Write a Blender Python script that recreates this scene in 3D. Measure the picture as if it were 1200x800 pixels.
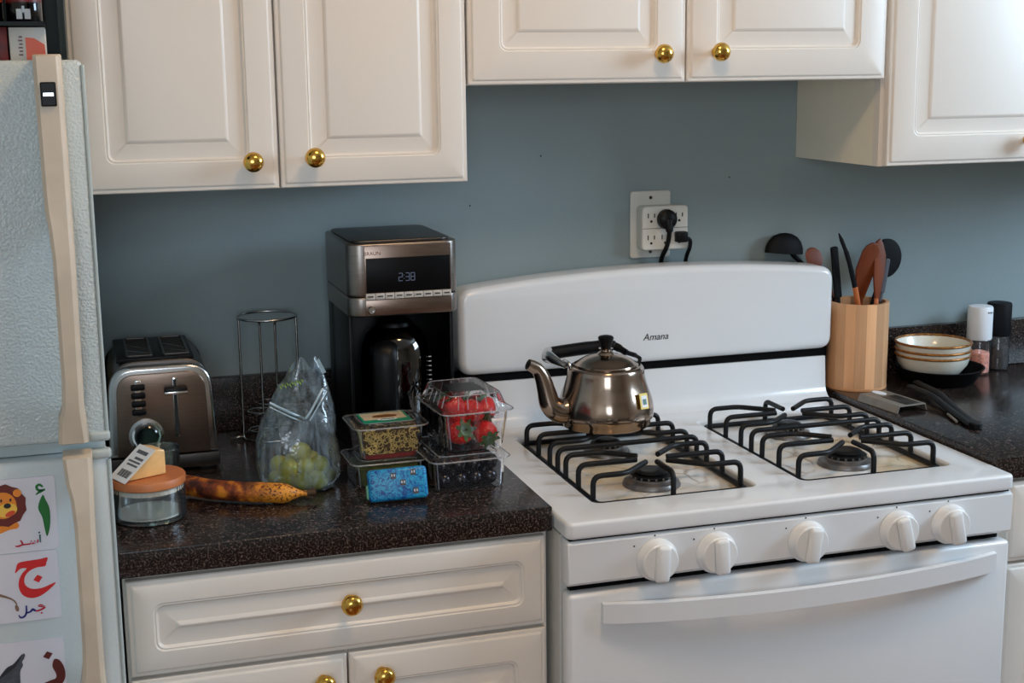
import bpy, bmesh, math, random
from mathutils import Vector, Matrix, Quaternion
from math import pi, sin, cos, radians as R
random.seed(7)
for o in list(bpy.data.objects): bpy.data.objects.remove(o)
SC = bpy.context.scene
COL = SC.collection

# ------------------------------------------------------------------ camera
cam_d = bpy.data.cameras.new('camera'); cam = bpy.data.objects.new('camera', cam_d); COL.objects.link(cam)
SC.camera = cam
CF = Vector((0.2899025, 0.9377906, -0.19106366)); CR = Vector((0.95465572, -0.29748491, -0.01162686)); CU = Vector((0.06774211, 0.17902936, 0.98150878))
CP = Vector((-0.6458, -2.5225, 1.551)); FPX = 1646.75
M = Matrix((CR, CU, -CF)).transposed().to_4x4(); M.translation = CP
cam.matrix_world = M
cam_d.sensor_fit = 'HORIZONTAL'; cam_d.sensor_width = 36.0; cam_d.lens = FPX / 1200 * 36
cam_d.clip_start = 0.05

# ------------------------------------------------------------------ world, lights, exposure
W = bpy.data.worlds.new('world'); SC.world = W; W.use_nodes = True
W.node_tree.nodes['Background'].inputs[0].default_value = (0.62, 0.78, 1.0, 1)
W.node_tree.nodes['Background'].inputs[1].default_value = 1.0
def area(name, loc, tgt, sx, sy, power, col):
    d = bpy.data.lights.new(name, 'AREA'); d.shape = 'RECTANGLE'; d.size = sx; d.size_y = sy; d.energy = power; d.color = col
    o = bpy.data.objects.new(name, d); COL.objects.link(o); o.location = loc
    o.rotation_euler = (Vector(tgt) - Vector(loc)).to_track_quat('-Z', 'Y').to_euler()
    return o
area('daylight_side_window', (2.42, -1.30, 1.96), (0.0, -0.95, 1.20), 0.85, 0.70, 45, (0.60, 0.80, 1.0))
area('daylight_rear_window', (-0.95, -4.22, 1.70), (-0.5, 0, 1.25), 1.1, 0.95, 24, (0.79, 0.89, 1.0))
SC.view_settings.view_transform = 'Standard'; SC.view_settings.look = 'None'
SC.cycles.transparent_max_bounces = 24
SC.view_settings.exposure = 0.0; SC.view_settings.gamma = 1.0; SC.view_settings.use_curve_mapping = False

# ------------------------------------------------------------------ materials
MATS = {}
def srgb(c):
    return tuple((x / 12.92 if x <= 0.04045 else ((x + 0.055) / 1.055) ** 2.4) for x in [v / 255 for v in c])
def new_mat(name):
    m = bpy.data.materials.new(name); m.use_nodes = True; MATS[name] = m
    nt = m.node_tree; b = nt.nodes['Principled BSDF']
    return m, nt, b
def pm(name, rgb, rough=0.5, metal=0.0, var=0.06, vscale=12.0, bump=0.0, bscale=60.0, coat=0.0, spec=None, rvar=0.0, stretch=None):
    """plain procedural material: noise tint around an sRGB colour, optional bump"""
    m, nt, b = new_mat(name); c = srgb(rgb)
    tc = nt.nodes.new('ShaderNodeTexCoord'); src = tc.outputs['Object']
    if stretch:
        mp = nt.nodes.new('ShaderNodeMapping'); mp.inputs['Scale'].default_value = stretch
        nt.links.new(src, mp.inputs[0]); src = mp.outputs[0]
    n = nt.nodes.new('ShaderNodeTexNoise'); n.inputs['Scale'].default_value = vscale; n.inputs['Detail'].default_value = 4
    nt.links.new(src, n.inputs['Vector'])
    cr = nt.nodes.new('ShaderNodeValToRGB')
    cr.color_ramp.elements[0].position = 0.3; cr.color_ramp.elements[1].position = 0.7
    cr.color_ramp.elements[0].color = tuple(max(0, x * (1 - var)) for x in c) + (1,)
    cr.color_ramp.elements[1].color = tuple(min(1, x * (1 + var)) for x in c) + (1,)
    nt.links.new(n.outputs['Fac'], cr.inputs[0]); nt.links.new(cr.outputs[0], b.inputs['Base Color'])
    b.inputs['Roughness'].default_value = rough; b.inputs['Metallic'].default_value = metal
    if rvar:
        mr = nt.nodes.new('ShaderNodeMapRange'); mr.inputs[3].default_value = max(0, rough - rvar); mr.inputs[4].default_value = rough + rvar
        nt.links.new(n.outputs['Fac'], mr.inputs[0]); nt.links.new(mr.outputs[0], b.inputs['Roughness'])
    if coat: b.inputs['Coat Weight'].default_value = coat; b.inputs['Coat Roughness'].default_value = 0.08
    if spec is not None: b.inputs['Specular IOR Level'].default_value = spec
    if bump:
        n2 = nt.nodes.new('ShaderNodeTexNoise'); n2.inputs['Scale'].default_value = bscale; n2.inputs['Detail'].default_value = 3
        nt.links.new(src, n2.inputs['Vector'])
        bp = nt.nodes.new('ShaderNodeBump'); bp.inputs['Strength'].default_value = bump; bp.inputs['Distance'].default_value = 0.002
        nt.links.new(n2.outputs['Fac'], bp.inputs['Height']); nt.links.new(bp.outputs[0], b.inputs['Normal'])
    return m
def ramp(nt, src, stops):
    cr = nt.nodes.new('ShaderNodeValToRGB'); e = cr.color_ramp.elements
    while len(e) < len(stops): e.new(0.5)
    for k, (p, c) in enumerate(stops): e[k].position = p; e[k].color = tuple(c) + (1,)
    nt.links.new(src, cr.inputs[0]); return cr.outputs[0]
def noise(nt, scale, detail=4, stretch=None, kind='ShaderNodeTexNoise', coord='Object'):
    tc = nt.nodes.new('ShaderNodeTexCoord'); src = tc.outputs[coord]
    if stretch:
        mp = nt.nodes.new('ShaderNodeMapping'); mp.inputs['Scale'].default_value = stretch; nt.links.new(src, mp.inputs[0]); src = mp.outputs[0]
    n = nt.nodes.new(kind); n.inputs['Scale'].default_value = scale
    if kind == 'ShaderNodeTexNoise': n.inputs['Detail'].default_value = detail
    nt.links.new(src, n.inputs['Vector']); return n
def mixc(nt, fac, a, b, mode='MIX'):
    m = nt.nodes.new('ShaderNodeMix'); m.data_type = 'RGBA'; m.blend_type = mode
    if isinstance(fac, float): m.inputs[0].default_value = fac
    else: nt.links.new(fac, m.inputs[0])
    for s, v in ((6, a), (7, b)):
        if isinstance(v, tuple): m.inputs[s].default_value = v + (1,)
        else: nt.links.new(v, m.inputs[s])
    return m.outputs[2]
def bump(nt, b, h, strength=0.3, dist=0.002):
    bp = nt.nodes.new('ShaderNodeBump'); bp.inputs['Strength'].default_value = strength; bp.inputs['Distance'].default_value = dist
    nt.links.new(h, bp.inputs['Height']); nt.links.new(bp.outputs[0], b.inputs['Normal'])

pm('wall_paint', (140, 154, 156), 0.5, var=0.05, vscale=3, bump=0.12, bscale=220)
pm('ceiling_paint', (225, 222, 214), 0.8)
pm('room_paint', (206, 200, 186), 0.8)
pm('cabinet_white', (228, 221, 212), 0.36, var=0.02, vscale=4)
pm('cabinet_side', (238, 231, 212), 0.5, var=0.03)
pm('stove_enamel', (226, 227, 228), 0.22, var=0.015, vscale=5, coat=0.3)
pm('stove_side', (205, 204, 198), 0.4, var=0.05, vscale=9)
pm('knob_white', (230, 229, 227), 0.35, var=0.02)
pm('brass', (224, 178, 88), 0.16, 1.0, var=0.1, vscale=40)
pm('black_gap', (5, 5, 6), 0.7, spec=0.1)
pm('black_plastic', (8, 8, 10), 0.42, var=0.2, spec=0.22)
pm('black_gloss', (6, 6, 8), 0.08, var=0.1)
pm('display_black', (5, 5, 7), 0.4, var=0.1, spec=0.15)
pm('black_iron', (7, 8, 11), 0.45, var=0.3, vscale=60, bump=0.2, bscale=200, spec=0.3)
pm('chrome', (200, 200, 200), 0.18, 1.0, var=0.05)
pm('wire_chrome', (196, 198, 198), 0.24, 1.0, var=0.1)
pm('steel_brushed', (142, 134, 128), 0.34, 1.0, var=0.10, vscale=30, stretch=(1, 1, 14), rvar=0.05)
pm('steel_brushed_x', (134, 116, 104), 0.30, 1.0, var=0.08, vscale=30, stretch=(1, 14, 14), rvar=0.05)
pm('steel_dark', (92, 88, 86), 0.38, 1.0, var=0.1)
pm('kettle_steel', (164, 146, 132), 0.17, 1.0, var=0.22, vscale=14, rvar=0.08)
pm('fridge_trim', (206, 192, 172), 0.45, var=0.08, vscale=20)
pm('fridge_white', (178, 190, 190), 0.5, var=0.03)
pm('paper', (222, 222, 232), 0.5, var=0.02)
pm('paper_white', (235, 235, 238), 0.55, var=0.02)
pm('ink_green', (18, 110, 42), 0.5); pm('ink_red', (214, 32, 34), 0.5); pm('ink_dark_red', (188, 24, 52), 0.5)
pm('ink_blue', (28, 34, 120), 0.5); pm('ink_brown', (92, 26, 20), 0.5); pm('ink_black', (22, 22, 26), 0.5)
pm('ink_teal', (24, 92, 92), 0.5)
pm('lion_mane', (104, 30, 20), 0.5); pm('lion_orange', (236, 140, 40), 0.5); pm('lion_face', (246, 200, 80), 0.5); pm('lion_mouth', (214, 74, 40), 0.5)
pm('wolf_grey', (74, 78, 88), 0.6, var=0.25, vscale=200); pm('wolf_dark', (36, 38, 46), 0.6, var=0.2, vscale=200)
pm('camel_tan', (132, 104, 84), 0.6)
pm('banana_stem', (70, 48, 24), 0.7)
pm('label_teal', (22, 142, 108), 0.4); pm('label_tan', (206, 186, 156), 0.4, var=0.2, vscale=60); pm('label_brown', (120, 78, 34), 0.4, var=0.3, vscale=120)
pm('grape', (170, 164, 52), 0.28, var=0.12, vscale=40)
pm('grape_dark', (18, 9, 18), 0.25, var=0.4, vscale=60)
pm('leaf', (58, 78, 30), 0.5, var=0.3, vscale=80)
pm('sprout', (206, 178, 104), 0.5, var=0.3, vscale=90)
pm('sprout_base', (84, 60, 26), 0.7, var=0.4, vscale=90)
pm('sprout_red', (132, 34, 24), 0.5, var=0.2)
pm('greens', (70, 78, 24), 0.6, var=0.5, vscale=60)
pm('stem_brown', (104, 84, 40), 0.7)
pm('cream_glaze', (226, 222, 208), 0.25, var=0.03, coat=0.3)
pm('rim_gold', (150, 96, 40), 0.3, 0.5, var=0.5, vscale=140)
pm('pan_black', (8, 8, 11), 0.45, var=0.2, spec=0.25)
pm('salt_pink', (222, 150, 130), 0.7, var=0.35, vscale=160, bump=0.8, bscale=260)
pm('pepper', (42, 36, 34), 0.7, var=0.9, vscale=220, bump=0.8, bscale=260)
pm('grinder_white', (232, 234, 238), 0.35, var=0.02)
pm('outlet_white', (214, 212, 204), 0.45, var=0.04)
pm('hole_black', (20, 20, 20), 0.7)
pm('mustard_tag', (238, 214, 120), 0.5, var=0.05)
pm('tag_ink', (96, 130, 128), 0.5)
pm('cheese', (238, 190, 122), 0.42, var=0.12, vscale=40, coat=0.4)
pm('card_orange', (226, 86, 44), 0.45, var=0.03)
pm('carton_red', (96, 18, 16), 0.4, var=0.5, vscale=70)
pm('carton_beige', (206, 200, 190), 0.45, var=0.08, vscale=30)
pm('rack_teal_black', (10, 20, 23), 0.5, spec=0.2)
pm('silver_cap', (190, 196, 202), 0.3, 0.6)
pm('silicone_black', (8, 9, 13), 0.6, spec=0.2)
pm('grey_handle', (86, 86, 92), 0.45)
pm('trivet_metal', (132, 126, 116), 0.45, 0.3, var=0.15, vscale=30)
pm('gasket', (226, 214, 200), 0.4)
pm('white_marks', (215, 225, 240), 0.5)
pm('packet_icon', (70, 62, 64), 0.5, var=0.6, vscale=300)
pm('packet_edge', (110, 176, 140), 0.5)
pm('blue_zip', (130, 190, 210), 0.3)
pm('bag_print', (150, 190, 50), 0.4)
pm('burner_grey', (126, 122, 120), 0.36, 0.7, var=0.2, vscale=40)
pm('button_strip', (190, 184, 176), 0.4)

def wood(name, c1, c2, scale=18, stretch=(1, 1, 0.08), rough=0.45, rand=0.0):
    m, nt, b = new_mat(name)
    n = noise(nt, scale, 6, stretch)
    col = ramp(nt, n.outputs['Fac'], [(0.3, srgb(c1)), (0.7, srgb(c2))])
    if rand:
        oi = nt.nodes.new('ShaderNodeObjectInfo')
        hs = nt.nodes.new('ShaderNodeHueSaturation'); mr = nt.nodes.new('ShaderNodeMapRange')
        mr.inputs[3].default_value = 1 - rand; mr.inputs[4].default_value = 1 + rand
        nt.links.new(oi.outputs['Random'], mr.inputs[0]); nt.links.new(mr.outputs[0], hs.inputs['Value'])
        nt.links.new(col, hs.inputs['Color']); col = hs.outputs[0]
    nt.links.new(col, b.inputs['Base Color']); b.inputs['Roughness'].default_value = rough
    bump(nt, b, n.outputs['Fac'], 0.15, 0.001)
    return m
wood('bamboo', (196, 138, 92), (226, 172, 126), 26, (1, 1, 0.06), rand=0.30)
wood('wood_spoon', (102, 44, 16), (134, 64, 26), 30, (1, 1, 0.1))
wood('wood_light', (186, 100, 52), (206, 122, 70), 30, (1, 1, 0.1))
wood('lid_wood', (190, 108, 58), (208, 132, 82), 22, (0.15, 1, 1))
wood('floor_wood', (112, 66, 38), (146, 92, 54), 10, (0.1, 1, 1), rough=0.3)

def m_counter():
    m, nt, b = new_mat('counter_laminate')
    n1 = noise(nt, 330, 3); n2 = noise(nt, 120, 5)
    a = ramp(nt, n1.outputs['Fac'], [(0.42, srgb((18, 15, 15))), (0.53, srgb((46, 38, 36))), (0.64, srgb((98, 86, 82)))])
    d = ramp(nt, n2.outputs['Fac'], [(0.40, (0.45, 0.42, 0.42)), (0.62, (1.15, 1.1, 1.05))])
    c = mixc(nt, 1.0, a, d, 'MULTIPLY')
    nt.links.new(c, b.inputs['Base Color']); b.inputs['Roughness'].default_value = 0.22
m_counter()
def m_fridge():
    m, nt, b = new_mat('fridge_pebble')
    n = noise(nt, 300, 1)
    b.inputs['Base Color'].default_value = srgb((196, 208, 210)) + (1,)
    b.inputs['Roughness'].default_value = 0.24
    bump(nt, b, n.outputs['Fac'], 0.6, 0.003)
m_fridge()
pm('fridge_smooth', (200, 210, 212), 0.32, var=0.02, bump=0.15, bscale=240)
def m_pan():
    m, nt, b = new_mat('burner_pan_enamel')
    w = noise(nt, 9, 2); tc = nt.nodes.new('ShaderNodeTexCoord')
    va = nt.nodes.new('ShaderNodeVectorMath'); va.operation = 'MULTIPLY_ADD'; va.inputs[1].default_value = (.07, .07, .07)
    nt.links.new(w.outputs['Color'], va.inputs[0]); nt.links.new(tc.outputs['Object'], va.inputs[2])
    v = nt.nodes.new('ShaderNodeTexVoronoi'); v.inputs['Scale'].default_value = 15; v.feature = 'DISTANCE_TO_EDGE'; nt.links.new(va.outputs[0], v.inputs['Vector'])
    n = noise(nt, 7, 4)
    st = ramp(nt, n.outputs['Fac'], [(0.44, srgb((226, 225, 222))), (0.60, srgb((220, 200, 168)))])
    ln = ramp(nt, v.outputs['Distance'], [(0.0, (0.55, 0.46, 0.38)), (0.07, (1, 1, 1))])
    n3 = noise(nt, 11, 3); msk = ramp(nt, n3.outputs['Fac'], [(0.46, (0, 0, 0)), (0.60, (1, 1, 1))])
    c = mixc(nt, msk, st, mixc(nt, 1.0, st, ln, 'MULTIPLY'))
    nt.links.new(c, b.inputs['Base Color']); b.inputs['Roughness'].default_value = 0.2
m_pan()
def m_banana():
    m, nt, b = new_mat('banana_skin')
    n = noise(nt, 55, 5, (1, 1, 1)); n2 = noise(nt, 260, 2)
    g = nt.nodes.new('ShaderNodeTexCoord'); sx = nt.nodes.new('ShaderNodeSeparateXYZ'); nt.links.new(g.outputs['Generated'], sx.inputs[0])
    a = ramp(nt, n.outputs['Fac'], [(0.40, srgb((62, 22, 10))), (0.53, srgb((138, 62, 20))), (0.66, srgb((216, 132, 34)))])
    e = ramp(nt, n2.outputs['Fac'], [(0.38, srgb((96, 40, 14))), (0.48, srgb((222, 144, 40)))])
    f = ramp(nt, sx.outputs[0], [(0.55, (0, 0, 0)), (0.82, (1, 1, 1))])
    nt.links.new(mixc(nt, f, a, e), b.inputs['Base Color']); b.inputs['Roughness'].default_value = 0.5
m_banana()
def m_berry():
    m, nt, b = new_mat('strawberry_skin')
    v = noise(nt, 190, kind='ShaderNodeTexVoronoi')
    c = ramp(nt, v.outputs['Distance'], [(0.10, srgb((230, 170, 90))), (0.2, srgb((206, 12, 16)))])
    nt.links.new(c, b.inputs['Base Color']); b.inputs['Roughness'].default_value = 0.28
    b.inputs['Subsurface Weight'].default_value = 0.0
    bump(nt, b, v.outputs['Distance'], 0.5, 0.002)
m_berry()
def m_packet():
    m, nt, b = new_mat('packet_blue')
    v = noise(nt, 85, 4); v.inputs['Distortion'].default_value = 2.5
    c = ramp(nt, v.outputs['Fac'], [(0.36, srgb((8, 52, 130))), (0.48, srgb((0, 122, 186))), (0.56, srgb((44, 170, 206))), (0.64, srgb((6, 92, 168)))])
    nt.links.new(c, b.inputs['Base Color']); b.inputs['Roughness'].default_value = 0.4
m_packet()
def m_thin(name, tint=(0.95, 0.97, 1), gloss=0.10, diff=0.04, rough=0.05, fres=1.25, dcol=(0.8, 0.85, 0.9), bmp=0.0, bsc=40):
    """thin clear film or glass wall: see-through with a fresnel sheen"""
    m, nt, b = new_mat(name); nt.nodes.remove(b)
    out = nt.nodes['Material Output']
    t = nt.nodes.new('ShaderNodeBsdfTransparent'); t.inputs[0].default_value = tint + (1,)
    g = nt.nodes.new('ShaderNodeBsdfGlossy'); g.inputs['Roughness'].default_value = rough; g.inputs[0].default_value = (1, 1, 1, 1)
    d = nt.nodes.new('ShaderNodeBsdfDiffuse'); d.inputs[0].default_value = dcol + (1,)
    fr = nt.nodes.new('ShaderNodeFresnel'); fr.inputs[0].default_value = fres
    ad = nt.nodes.new('ShaderNodeMath'); ad.operation = 'ADD'; ad.inputs[1].default_value = gloss; ad.use_clamp = True
    nt.links.new(fr.outputs[0], ad.inputs[0])
    m1 = nt.nodes.new('ShaderNodeMixShader'); m1.inputs[0].default_value = diff; nt.links.new(t.outputs[0], m1.inputs[1]); nt.links.new(d.outputs[0], m1.inputs[2])
    m2 = nt.nodes.new('ShaderNodeMixShader'); nt.links.new(ad.outputs[0], m2.inputs[0]); nt.links.new(m1.outputs[0], m2.inputs[1]); nt.links.new(g.outputs[0], m2.inputs[2])
    nt.links.new(m2.outputs[0], out.inputs['Surface'])
    if bmp:
        n = noise(nt, bsc, 3); bp = nt.nodes.new('ShaderNodeBump'); bp.inputs['Strength'].default_value = bmp; bp.inputs['Distance'].default_value = 0.004
        nt.links.new(n.outputs['Fac'], bp.inputs['Height'])
        nt.links.new(bp.outputs[0], g.inputs['Normal']); nt.links.new(bp.outputs[0], fr.inputs['Normal'])
    return m
m_thin('clear_plastic', gloss=0.025, diff=0.015, fres=1.25, rough=0.06)
m_thin('edge_highlight', gloss=0.12, diff=0.22, fres=1.4, rough=0.1, dcol=(0.75, 0.78, 0.80))  # paler plastic that carries edge highlights in its colour
m_thin('jar_glass', tint=(0.95, 0.97, 0.97), gloss=0.02, diff=0.03, fres=1.2)
def m_bag():
    m = m_thin('bag_film', tint=(0.84, 0.90, 0.94), gloss=0.04, diff=0.10, fres=1.25, dcol=(0.42, 0.55, 0.66), rough=0.16, bmp=1.0, bsc=38)
    nt = m.node_tree
    n = noise(nt, 26, 5, (1.6, 1.6, .55)); n.inputs['Distortion'].default_value = 2.2  # streak noise puts crinkle highlights into the film colour
    mr = nt.nodes.new('ShaderNodeValToRGB'); e = mr.color_ramp.elements; e[0].position = .40; e[0].color = (.04, .04, .04, 1); e[1].position = .66; e[1].color = (.30, .30, .30, 1)
    nt.links.new(n.outputs['Fac'], mr.inputs[0])
    mx = [q for q in nt.nodes if q.bl_idname == 'ShaderNodeMixShader'][0]
    nt.links.new(mr.outputs[0], mx.inputs[0])
m_bag()
m_thin('bag_zip', tint=(0.75, 0.88, 0.95), gloss=0.1, diff=0.45, dcol=(0.55, 0.72, 0.8), rough=0.2)
m_thin('carafe_glass', tint=(0.06, 0.06, 0.07), gloss=0.05, diff=0.0, fres=1.4, rough=0.03)
m_thin('window_glass', tint=(0.97, 0.98, 1), gloss=0.0, diff=0.0, fres=1.3)
m_thin('tumbler_glass', tint=(0.82, 0.90, 0.85), gloss=0.05, diff=0.03, fres=1.3)
def m_emit(name, col, s):
    m, nt, b = new_mat(name); b.inputs['Base Color'].default_value = (0, 0, 0, 1)
    b.inputs['Emission Color'].default_value = col + (1,); b.inputs['Emission Strength'].default_value = s
m_emit('clock_digits', (0.50, 0.62, 0.95), 0.17)
m_emit('lamp_glow', (1.0, 0.66, 0.36), 29.0)

# ------------------------------------------------------------------ mesh helpers
def link(o, parent=None):
    COL.objects.link(o)
    if parent: o.parent = parent
    return o
def tag(o, label, cat, group=None):
    o['label'] = label; o['category'] = cat
    if group: o['group'] = group
    return o
def thing(name, label, cat, loc=(0, 0, 0), rz=0.0, group=None):
    o = bpy.data.objects.new(name, None); o.empty_display_size = 0.05; COL.objects.link(o)
    o.location = loc; o.rotation_euler = (0, 0, rz)
    return tag(o, label, cat, group)
class WorldPart:
    pass
def mo(name, bm_or_data, mat, parent=None, smooth=False, world=False, auto=None):
    """make ONE mesh object; world=True: verts are given in world space, shifted into the parent's space"""
    me = bpy.data.meshes.new(name)
    if isinstance(bm_or_data, tuple):
        me.from_pydata([tuple(v) for v in bm_or_data[0]], [], bm_or_data[1])
        b = bmesh.new(); b.from_mesh(me); bmesh.ops.recalc_face_normals(b, faces=b.faces); b.to_mesh(me); b.free()
    else:
        bmesh.ops.recalc_face_normals(bm_or_data, faces=bm_or_data.faces); bm_or_data.to_mesh(me); bm_or_data.free()
    me.materials.append(MATS[mat])
    if world and parent is not None:
        p = parent; off = Vector((0, 0, 0))
        while p is not None: off += p.location; p = p.parent
        me.transform(Matrix.Translation(-off))
    if smooth: me.shade_smooth()
    if auto is not None:
        me.shade_smooth()
        b = bmesh.new(); b.from_mesh(me)
        for e in b.edges:
            if len(e.link_faces) == 2 and e.calc_face_angle(0) > R(auto): e.smooth = False
        b.to_mesh(me); b.free()
    o = bpy.data.objects.new(name, me); return link(o, parent)
def box_bm(x0, x1, y0, y1, z0, z1, bev=0.0, seg=2, bm=None):
    b = bmesh.new()
    v = [b.verts.new((x, y, z)) for x in (x0, x1) for y in (y0, y1) for z in (z0, z1)]
    for f in ((0, 1, 3, 2), (4, 6, 7, 5), (0, 4, 5, 1), (2, 3, 7, 6), (0, 2, 6, 4), (1, 5, 7, 3)): b.faces.new([v[i] for i in f])
    if bev: bmesh.ops.bevel(b, geom=list(b.edges), offset=bev, segments=seg, profile=0.5, affect='EDGES')
    if bm is None: return b
    me = bpy.data.meshes.new('t'); b.to_mesh(me); b.free(); bm.from_mesh(me); bpy.data.meshes.remove(me); return bm
def rbox(name, x0, x1, y0, y1, z0, z1, mat, parent=None, bev=0.0, seg=2, world=False):
    return mo(name, box_bm(x0, x1, y0, y1, z0, z1, bev, seg), mat, parent, world=world, auto=40 if bev else None)
def lathe_d(prof, n=32, c=(0, 0, 0), axis='Z', caps=True):
    V, F = [], []
    for r, z in prof:
        for k in range(n):
            a = 2 * pi * k / n; x, y = r * cos(a), r * sin(a)
            p = (x, y, z) if axis == 'Z' else ((x, -z, y) if axis == 'Y' else (z, x, y))
            V.append((p[0] + c[0], p[1] + c[1], p[2] + c[2]))
    for i in range(len(prof) - 1):
        for k in range(n):
            F.append((i * n + k, i * n + (k + 1) % n, (i + 1) * n + (k + 1) % n, (i + 1) * n + k))
    if caps:
        if prof[0][0] > 1e-6: F.append(tuple(range(n)))
        if prof[-1][0] > 1e-6: F.append(tuple(range((len(prof) - 1) * n, len(prof) * n)))
    return V, F
def lathe(name, prof, mat, parent=None, n=32, c=(0, 0, 0), axis='Z', caps=True, world=False, auto=35):
    d = lathe_d(prof, n, c, axis, caps)
    b = bmesh.new(); vs = [b.verts.new(v) for v in d[0]]
    for f in d[1]:
        try: b.faces.new([vs[i] for i in f])
        except ValueError: pass
    bmesh.ops.remove_doubles(b, verts=b.verts, dist=1e-6)
    return mo(name, b, mat, parent, world=world, auto=auto)
def smooth_path(pts, n=6):
    P = [Vector(p) for p in pts]; out = []
    for i in range(len(P) - 1):
        p0, p1, p2, p3 = P[max(i - 1, 0)], P[i], P[i + 1], P[min(i + 2, len(P) - 1)]
        for k in range(n):
            t = k / n
            out.append(0.5 * ((2 * p1) + (p2 - p0) * t + (2 * p0 - 5 * p1 + 4 * p2 - p3) * t * t + (3 * p1 - p0 - 3 * p2 + p3) * t ** 3))
    out.append(P[-1]); return out
def fillet_path(pts, r, n=4):
    P = [Vector(p) for p in pts]; out = [P[0]]
    for i in range(1, len(P) - 1):
        a = (P[i - 1] - P[i]); c = (P[i + 1] - P[i]); rr = min(r, a.length * 0.45, c.length * 0.45)
        s = P[i] + a.normalized() * rr; e = P[i] + c.normalized() * rr
        for k in range(n + 1):
            t = k / n; out.append(s * (1 - t) ** 2 + P[i] * 2 * t * (1 - t) + e * t * t)
    out.append(P[-1]); return out
def tube_d(pts, rad, n=8, closed=False, sx=1.0, sy=1.0, up=None):
    """sweep a circle/ellipse (rad may be a list) along pts"""
    P = [Vector(p) for p in pts]; m = len(P); V, F = [], []
    rads = rad if isinstance(rad, (list, tuple)) else [rad] * m
    T = []
    for i in range(m):
        a = P[(i - 1) % m] if (closed or i > 0) else P[i]; c = P[(i + 1) % m] if (closed or i < m - 1) else P[i]
        T.append((c - a).normalized())
    u = Vector(up) if up else (Vector((0, 0, 1)) if abs(T[0].z) < 0.9 else Vector((1, 0, 0)))
    N = (u - T[0] * u.dot(T[0])).normalized()
    for i in range(m):
        if i > 0:
            if up: N = Vector(up)
            N = (N - T[i] * N.dot(T[i])).normalized()
        B = T[i].cross(N)
        for k in range(n):
            a = 2 * pi * k / n
            V.append(P[i] + (N * cos(a) * sx + B * sin(a) * sy) * rads[i])
    for i in range(m if closed else m - 1):
        j = (i + 1) % m
        for k in range(n): F.append((i * n + k, i * n + (k + 1) % n, j * n + (k + 1) % n, j * n + k))
    if not closed: F.append(tuple(range(n))); F.append(tuple(range((m - 1) * n, m * n)))
    return V, F
def tube(name, pts, rad, mat, parent=None, n=8, closed=False, world=False, sx=1.0, sy=1.0, up=None):
    return mo(name, tube_d(pts, rad, n, closed, sx, sy, up), mat, parent, world=world, auto=50)
def join(*ds):
    V, F = [], []
    for v, f in ds:
        o = len(V); V += list(v); F += [tuple(i + o for i in t) for t in f]
    return V, F
def plate_me(outlines, thick, bev=0.0, res=2):
    """flat filled 2D shape (first outline minus the rest) in XY, thickness along Z centred on 0"""
    cu = bpy.data.curves.new('t', 'CURVE'); cu.dimensions = '2D'; cu.fill_mode = 'BOTH'
    cu.extrude = max(thick / 2 - bev, 0); cu.bevel_depth = bev; cu.bevel_resolution = res; cu.offset = -bev
    for ol in outlines:
        s = cu.splines.new('POLY'); s.points.add(len(ol) - 1); s.use_cyclic_u = True
        for p, q in zip(s.points, ol): p.co = (q[0], q[1], 0, 1)
    o = bpy.data.objects.new('t', cu); COL.objects.link(o)
    dg = bpy.context.evaluated_depsgraph_get(); me = bpy.data.meshes.new_from_object(o.evaluated_get(dg))
    bpy.data.objects.remove(o); bpy.data.curves.remove(cu); return me
def plate(name, outlines, thick, mat, parent=None, bev=0.0, plane='XZ', at=0.0, world=False, res=2):
    me = plate_me(outlines, thick, bev, res)
    b = bmesh.new(); b.from_mesh(me); bpy.data.meshes.remove(me)
    bmesh.ops.remove_doubles(b, verts=b.verts, dist=1e-6)
    if plane == 'XZ': b.transform(Matrix(((1, 0, 0, 0), (0, 0, -1, at), (0, 1, 0, 0), (0, 0, 0, 1))))
    elif plane == 'YZ': b.transform(Matrix(((0, 0, 1, at), (1, 0, 0, 0), (0, 1, 0, 0), (0, 0, 0, 1))))
    else: b.transform(Matrix.Translation((0, 0, at)))
    return mo(name, b, mat, parent, world=world, auto=40)
def rrect(x0, x1, y0, y1, r, n=5):
    out = []
    for cx, cy, a0 in ((x1 - r, y1 - r, 0), (x0 + r, y1 - r, 90), (x0 + r, y0 + r, 180), (x1 - r, y0 + r, 270)):
        for k in range(n + 1):
            a = R(a0 + 90 * k / n); out.append((cx + r * cos(a), cy + r * sin(a)))
    return out
def text_ob(name, s, size, mat, parent, mat4, ext=0.0003, shear=0.0, align='CENTER'):
    cu = bpy.data.curves.new('t', 'FONT'); cu.body = s; cu.size = size; cu.extrude = ext; cu.shear = shear; cu.align_x = align; cu.align_y = 'CENTER'
    o = bpy.data.objects.new('t', cu); COL.objects.link(o)
    dg = bpy.context.evaluated_depsgraph_get(); me = bpy.data.meshes.new_from_object(o.evaluated_get(dg))
    bpy.data.objects.remove(o); bpy.data.curves.remove(cu)
    me.transform(mat4); me.materials.clear(); me.materials.append(MATS[mat])
    ob = bpy.data.objects.new(name, me); return link(ob, parent)
def front_m(x, y, z):   # text / outline upright, facing -y
    return Matrix(((1, 0, 0, x), (0, 0, -1, y), (0, 1, 0, z), (0, 0, 0, 1)))
def struct(o, label=None):
    o['kind'] = 'structure'
    if label: o['label'] = label
    return o
def copy_tree(o, parent=None):
    c = o.copy(); COL.objects.link(c); c.parent = parent
    for ch in list(o.children): copy_tree(ch, c)
    return c

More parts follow.
